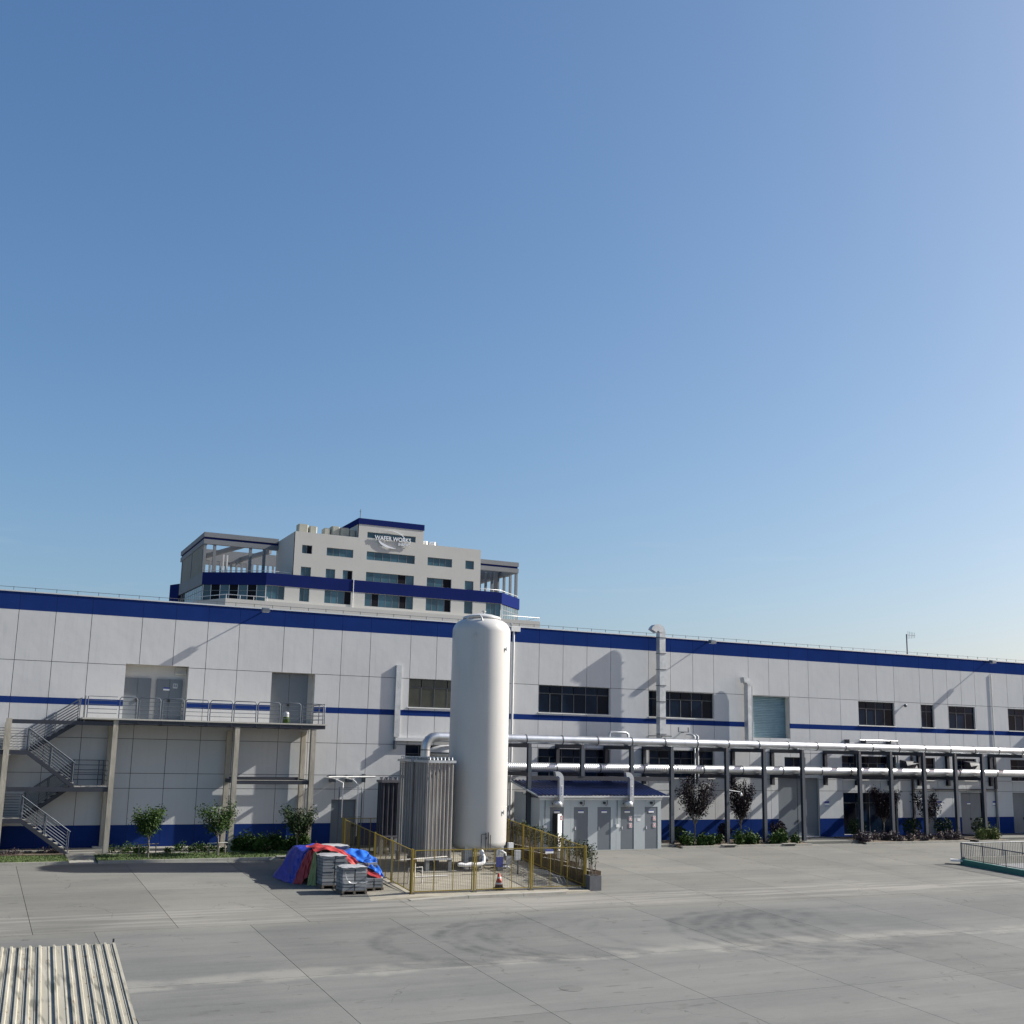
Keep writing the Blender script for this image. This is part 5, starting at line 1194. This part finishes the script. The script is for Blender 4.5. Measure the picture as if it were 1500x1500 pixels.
cobj('wall_panel', MB().box(2.37, 2.41, -10, yl - .03, .1, 2.47).box(-1.6, 2.36, yl - .06, yl - .025, .1, 2.41), 'planter')

# ---------------------------------------------------------------- office block beyond
OY = 190.0
of = thing('office_building', 'pale office block with blue bands and roof pergolas rising behind the hall', 'office building', (66, 200, 0))
ow = [(50.03, 51.82, 38.03, 39.52, 2, (1,)), (54.45, 59.28, 38.02, 39.47, 4, ()), (61.75, 70.95, 41.93, 43.0, 6, ()), (61.78, 70.93, 37.95, 39.48, 6, ()), (73.42, 78.25, 37.97, 39.5, 4, ()), (80.93, 82.65, 37.97, 39.54, 1, ()),
      (50.02, 51.8, 34.12, 35.68, 2, ()), (54.46, 56.15, 34.12, 35.69, 2, ()), (57.55, 59.32, 34.12, 35.71, 2, (1,)), (61.82, 70.88, 34.12, 35.77, 6, (4,)), (73.4, 78.23, 34.12, 35.73, 3, (2,)), (80.92, 82.66, 34.12, 35.75, 1, ()),
      (44.2, 47.38, 29.66, 31.98, 3, ()), (50.0, 51.73, 29.64, 31.98, 2, ()), (54.44, 59.25, 29.66, 31.98, 4, (3,)), (61.78, 70.88, 29.65, 31.98, 7, (1, 5)), (73.35, 78.25, 29.68, 31.98, 4, (3,)), (80.9, 82.6, 29.66, 31.98, 1, ()), (85.3, 88.35, 29.6, 31.98, 3, ())]
oh = [q[:4] for q in ow]
obj('wall', MB().pierced(48.7, 84.0, 34.1, 41.8, OY, OY + .5, oh), 'office', of)
obj('wall', MB().pierced(44.1, 88.5, 20, 32.0, OY, OY + .5, oh), 'office', of)
obj('tower_wall', MB().pierced(60.1, 72.47, 41.8, 44.3, OY, OY + .5, oh), 'office', of)
core = MB().box(48.71, 83.99, OY + .51, 203, 34, 41.75).box(60.11, 72.46, OY + .51, 201, 41.7, 44.3)
core.add([(48.7, OY, 34.1), (48.7, OY, 41.8), (48.7, 203, 41.8), (48.7, 203, 34.1)], [(0, 1, 2, 3)]).add([(84, OY, 34.1), (84, 203, 34.1), (84, 203, 41.8), (84, OY, 41.8)], [(0, 1, 2, 3)])
core.add([(60.1, OY, 41.8), (60.1, OY, 44.3), (60.1, 201, 44.3), (60.1, 201, 41.8)], [(0, 1, 2, 3)]).add([(72.47, OY, 41.8), (72.47, 201, 41.8), (72.47, 201, 44.3), (72.47, OY, 44.3)], [(0, 1, 2, 3)])
obj('body', core, 'office', of)
lowp = [(44.1, OY + .51), (88.5, OY + .51), (95.2, 196.4), (95.2, 218), (34.0, 218), (33.5, 213.5), (34.5, 195.9)]
obj('lower_body', MB().prism(lowp, 18, 29.0), 'office', of)
obj('lower_core', MB().prism([(44.5, OY + .8), (88.1, OY + .8), (94.4, 197.0), (94.4, 217), (35, 217), (34.6, 213.5), (35.4, 196.4)], 29.0, 33.2), 'glass_blue', of)
obj('tower_band', MB().box(60.0, 72.57, OY - .08, 201.1, 44.3, 45.35), 'officeblue', of)
bandp = [(44.1, OY - .06), (88.5, OY - .06), (95.3, 196.3), (95.3, 213), (94.6, 213), (94.6, 196.7), (88.2, OY + .45), (44.4, OY + .45), (35.0, 196.3), (34.1, 213.6), (33.45, 213.5), (34.4, 195.75)]
# band built facet by facet
def facet(a, b, z0, z1, th, name, mt):
    A = Vector((*a, 0)); B = Vector((*b, 0)); d = (B - A).normalized(); n = Vector((-d.y, d.x, 0)) * th
    P = [A, B, B + n, A + n]
    return obj(name, MB().hexa([p + Vector((0, 0, z0)) for p in P] + [p + Vector((0, 0, z1)) for p in P]), mt, of)
pl_ = [(33.5, 213.6), (34.45, 195.8), (44.1, OY - .06), (88.5, OY - .06), (95.3, 196.35), (95.3, 213)]
for k, (a, b) in enumerate(zip(pl_, pl_[1:])): facet(a, b, 32.0, 34.12, .35, 'parapet_band', 'officegrey' if k == 0 else 'officeblue')
facet((32.3, 216.5), (33.45, 213.7), 29.0, 34.2, .4, 'parapet_band', 'officeblue')
obj('terrace_floor', MB().prism([(44.5, OY + .8), (88.1, OY + .8), (94.4, 197.0), (94.4, 217), (35, 217), (35.4, 196.4)], 33.2, 33.3), 'roofmembrane', of)
for a, b, nn, opn in ((pl_[1], pl_[2], 7, (1, 3, 5)), (pl_[3], pl_[4], 8, (3, 4)), (pl_[0], pl_[1], 12, (0, 1, 2))):
    A = Vector((*a, 0)); B = Vector((*b, 0)); d = (B - A).normalized(); n = Vector((-d.y, d.x, 0)); L = (B - A).length
    w_ = obj('window', MB().bar(A + n * .25 + Vector((0, 0, 31.0)), B + n * .25 + Vector((0, 0, 31.0)), .08, .08), 'officegrey', of)
    for k in range(nn):
        s = A + d * (L * k / nn) + n * .25; e = A + d * (L * (k + 1) / nn - .08) + n * .25
        obj('pane', MB().bar(s + Vector((0, 0, 30.5)), e + Vector((0, 0, 30.5)), .05, 2.95), 'glass_open' if k in opn and L > 10 else 'glass_blue', w_)
        obj('mullion', MB().bar(e + d * .04 + Vector((0, 0, 29.0)), e + d * .04 + Vector((0, 0, 31.98)), .1, .1), 'coping', w_)
for x0, x1, z0, z1, nx, opn in ow:
    window(of, x0, x1, z0, z1, OY + .2, nx, 'o', 0, 'glass_blue', .07, 'officegrey', opens=opn)
# podium ledge below with rail
obj('podium', MB().prism([(37.2, 188.6), (95.9, 188.6), (95.9, 222), (30, 222), (33.6, 195.5)], 10, 29.05), 'office', of)
rl = MB().tube([(33.7, 195.4, 29.72), (37.3, 188.7, 29.72), (44.2, 188.7, 29.72)], .06, 6).tube([(88, 188.7, 29.72), (95.8, 188.7, 29.72), (95.8, 196, 29.72)], .06, 6)
for x in (37.3, 39.6, 41.9, 44.2, 88, 90.6, 93.2, 95.8): rl.tube([(x, 188.7, 29.0), (x, 188.7, 29.72)], .05, 6)
obj('terrace_rail', rl, 'coping', of)
# pergolas
def pergola(x0, x1, y0, y1, posts_, side):
    zt = 42.2
    def ring(z0, z1, th, ins, mt, nm):
        a, b, c, d = x0 + ins, x1 - (ins if side == 'R' else 0), y0 + ins, y1 - ins
        obj(nm, MB().box(a, b, c, c + th, z0, z1), mt, of); obj(nm, MB().box(a, b, d - th, d, z0, z1), mt, of)
        xx = a if side == 'L' else b - th
        obj(nm, MB().box(xx, xx + th, c + th + .003, d - th - .003, z0, z1), mt, of)
    ring(41.35, zt, .8, 0, 'officegrey', 'pergola_fascia'); ring(40.95, 41.35, .7, .18, 'officeblue', 'pergola_stripe'); ring(40.1, 40.95, .8, .02, 'officegrey', 'pergola_fascia')
    for px in posts_: obj('pergola_post', MB().box(px - .24, px + .24, y0 + .1, y0 + .6, 33.3, 40.1), 'officegrey', of)
pergola(35.3, 48.68, 201.5, 226, (35.6, 37.3, 43.7, 46.2), 'L')
for x in (41.0, 41.7): obj('pergola_post', MB().box(x - .12, x + .12, 212, 212.4, 33.3, 40.1), 'coping', of)
obj('pergola_beam', MB().bar((42.5, 202.3, 40.5), (37, 225, 40.5), .5, .8), 'officegrey', of)
obj('pergola_beam', MB().bar((48.3, 206, 40.5), (44, 225, 40.5), .5, .8), 'officegrey', of)
obj('rear_screen', MB().box(36.2, 54, 218, 218.4, 39.7, 41.9), 'officegrey', of)
for k in range(17): obj('screen_fin', MB().box(36.4 + k * 1.02, 36.75 + k * 1.02, 218, 218.4, 33.3, 39.69), 'officegrey', of)
obj('side_screen', MB().box(35.42, 35.6, 203, 224.2, 34.4, 40.08), 'officepanel', of)
obj('side_screen_frame', MB().box(35.34, 35.41, 202.2, 224.3, 33.4, 35.0).box(35.34, 35.41, 213.3, 213.6, 35.0, 40.08).box(35.34, 35.41, 223.6, 224.3, 35, 40.08), 'officegrey', of)
pergola(84.2, 97.5, 201.5, 222, (97.1,), 'R')
obj('pergola_post', MB().box(89.3, 90.1, 219, 219.5, 33.3, 42), 'officegrey', of)
obj('pergola_post', MB().box(95.2, 95.9, 208, 208.6, 33.3, 41), 'officegrey', of)
for k in range(15): obj('screen_fin', MB().box(84.6 + k * .95, 85.05 + k * .95, 219.8 - k * .95, 220.2 - k * .95, 33.3, 41.2), 'officegrey', of)
obj('rear_screen', MB().hexa([(84.2, 221.6, 38.6), (98.2, 207.6, 40.2), (98.2, 207.9, 40.2), (84.2, 221.9, 38.6), (84.2, 221.6, 42), (98.2, 207.6, 42), (98.2, 207.9, 42), (84.2, 221.9, 42)]), 'officegrey', of)
tr_ = MB().tube([(44.6, OY + .4, 34.5), (48.6, OY + .4, 34.5)], .05, 5).tube([(84.1, OY + .4, 34.6), (88.4, OY + .4, 34.6), (95, 196.6, 34.6)], .05, 5).tube([(35, 196.4, 34.5), (44.4, OY + .5, 34.5)], .05, 5)
for x in (85.5, 87, 88.4): tr_.tube([(x, OY + .4, 34.1), (x, OY + .4, 34.6)], .04, 5)
obj('roof_rail', tr_, 'coping', of)
obj('mast', MB().tube([(60.4, OY + .4, 45.35), (60.4, OY + .4, 47.0)], .06, 6).bar((60.2, OY + .4, 46.6), (60.6, OY + .4, 46.6), .04, .04), 'rail', of)
obj('drain_pipe', MB().tube([(59.55, OY - .12, 28.5), (59.55, OY - .12, 34.2)], .07, 6), 'coping', of)
# steel lettering on stand-offs
def text_mesh(txt, size, depth):
    cu = bpy.data.curves.new('lettering', 'FONT'); cu.body = txt; cu.size = size; cu.extrude = depth; cu.align_x = 'CENTER'; cu.offset = .018 * size
    o = bpy.data.objects.new('lettering', cu); COL.objects.link(o)
    me = bpy.data.meshes.new_from_object(o.evaluated_get(bpy.context.evaluated_depsgraph_get()))
    bpy.data.objects.remove(o); return me
def letters(txt, cx, z, wdt, hgt, y, mt):
    me = text_mesh(txt, 1.0, .05)
    if not len(me.vertices): return
    xs_ = [v.co.x for v in me.vertices]; ys_ = [v.co.y for v in me.vertices]
    sx = wdt / (max(xs_) - min(xs_)); sy = hgt / (max(ys_) - min(ys_)); mx = (max(xs_) + min(xs_)) / 2; my = min(ys_)
    for v in me.vertices: v.co = ((v.co.x - mx) * sx, -v.co.z, (v.co.y - my) * sy)
    me.materials.clear(); me.materials.append(M[mt]); inst('sign_lettering', me, of, (cx, y, z))
letters('WAFER WORKS', 66.5, 41.72, 6.9, .78, OY - .24, 'letter')
letters('合晶科技', 68.65, 40.98, 2.4, .56, OY - .24, 'letter')
def crescent(cx, cz, a, b, t0, t1, th, rot, y):
    out = []; inn = []; n = 26
    for k in range(n + 1):
        f = k / n; t = t0 + (t1 - t0) * f; w_ = th * math.sin(PI * f) ** .8
        for lst, s in ((out, 1), (inn, 0)):
            x = (a - (0 if s else w_)) * math.cos(t); z = (b - (0 if s else w_)) * math.sin(t)
            lst.append((cx + x * math.cos(rot) - z * math.sin(rot), cz + x * math.sin(rot) + z * math.cos(rot)))
    mb = MB()
    for k in range(n):
        q = [out[k], out[k + 1], inn[k + 1], inn[k]]
        mb.add([(x, y, z) for x, z in q] + [(x, y + .12, z) for x, z in q], [(0, 1, 2, 3), (7, 6, 5, 4), (0, 4, 5, 1), (2, 6, 7, 3)])
    obj('emblem_swoosh', mb, 'letter', of)
crescent(66.4, 42.25, 2.5, 1.35, PI * .72, -.15, .14, -.12, OY - .24)
crescent(66.3, 41.75, 2.55, 1.4, PI * .95, PI * 1.62, .42, -.05, OY - .24)
sb = MB()
for x in (63.3, 65, 66.6, 68.2, 69.8): sb.bar((x, OY - .16, 41.9), (x, OY - .005, 41.9), .05, .05)
sb.bar((63.2, OY - .14, 41.9), (69.9, OY - .14, 41.9), .04, .04).bar((67.5, OY - .14, 41.2), (69.8, OY - .14, 41.2), .04, .04)
obj('sign_frame', sb, 'rail', of)
lab = ['large square beige water tank, leftmost on the office roof', 'beige water tank second from the left on the office roof', 'small beige water tank in the middle of the office roof',
       'tall beige water tank in the middle of the office roof', 'wide beige water tank beside the blue roof tower', 'low beige water tank touching the blue roof tower']
for k, (a, b, hh, yy) in enumerate(((49.5, 51.3, 1.55, 191.2), (51.5, 52.9, 1.35, 191.2), (54.1, 55.3, 1.25, 191.2), (55.5, 57.0, 1.75, 191.2), (57.1, 58.8, 1.65, 191.2), (58.9, 60.0, 1.4, 191.2))):
    t = thing('roof_tank', lab[k], 'water tank', ((a + b) / 2, yy + .8, 41.75), 'water tanks on the office roof')
    c_ = .18; bb = MB().prism([(a + c_, yy), (b - c_, yy), (b, yy + c_), (b, yy + 1.5), (a, yy + 1.5), (a, yy + c_)], 41.8, 41.8 + hh)
    obj('body', bb, 'offtank', t); obj('lid', MB().box(a + .15, b - .15, yy + .15, yy + 1.35, 41.8 + hh, 41.8 + hh + .12), 'offtank', t)
for k, x in enumerate((73.4, 75.0)):
    t = thing('roof_ventilator', ['white round ventilator on the office roof, next to the tower', 'white round ventilator on the office roof, farther from the tower'][k], 'ventilator', (x, 191.5, 41.8), 'ventilators on the office roof')
    obj('drum', MB().tube([(x - .45, 192, 42.2), (x + .35, 191.4, 42.2)], .5, 18), 'white', t)
    obj('base', MB().box(x - .4, x + .4, 191.6, 192.3, 41.76, 42.0), 'officegrey', t)
obj('roof_plant', MB().box(72.6, 76.2, 192.6, 193.6, 41.76, 42.75), 'officegrey', of)
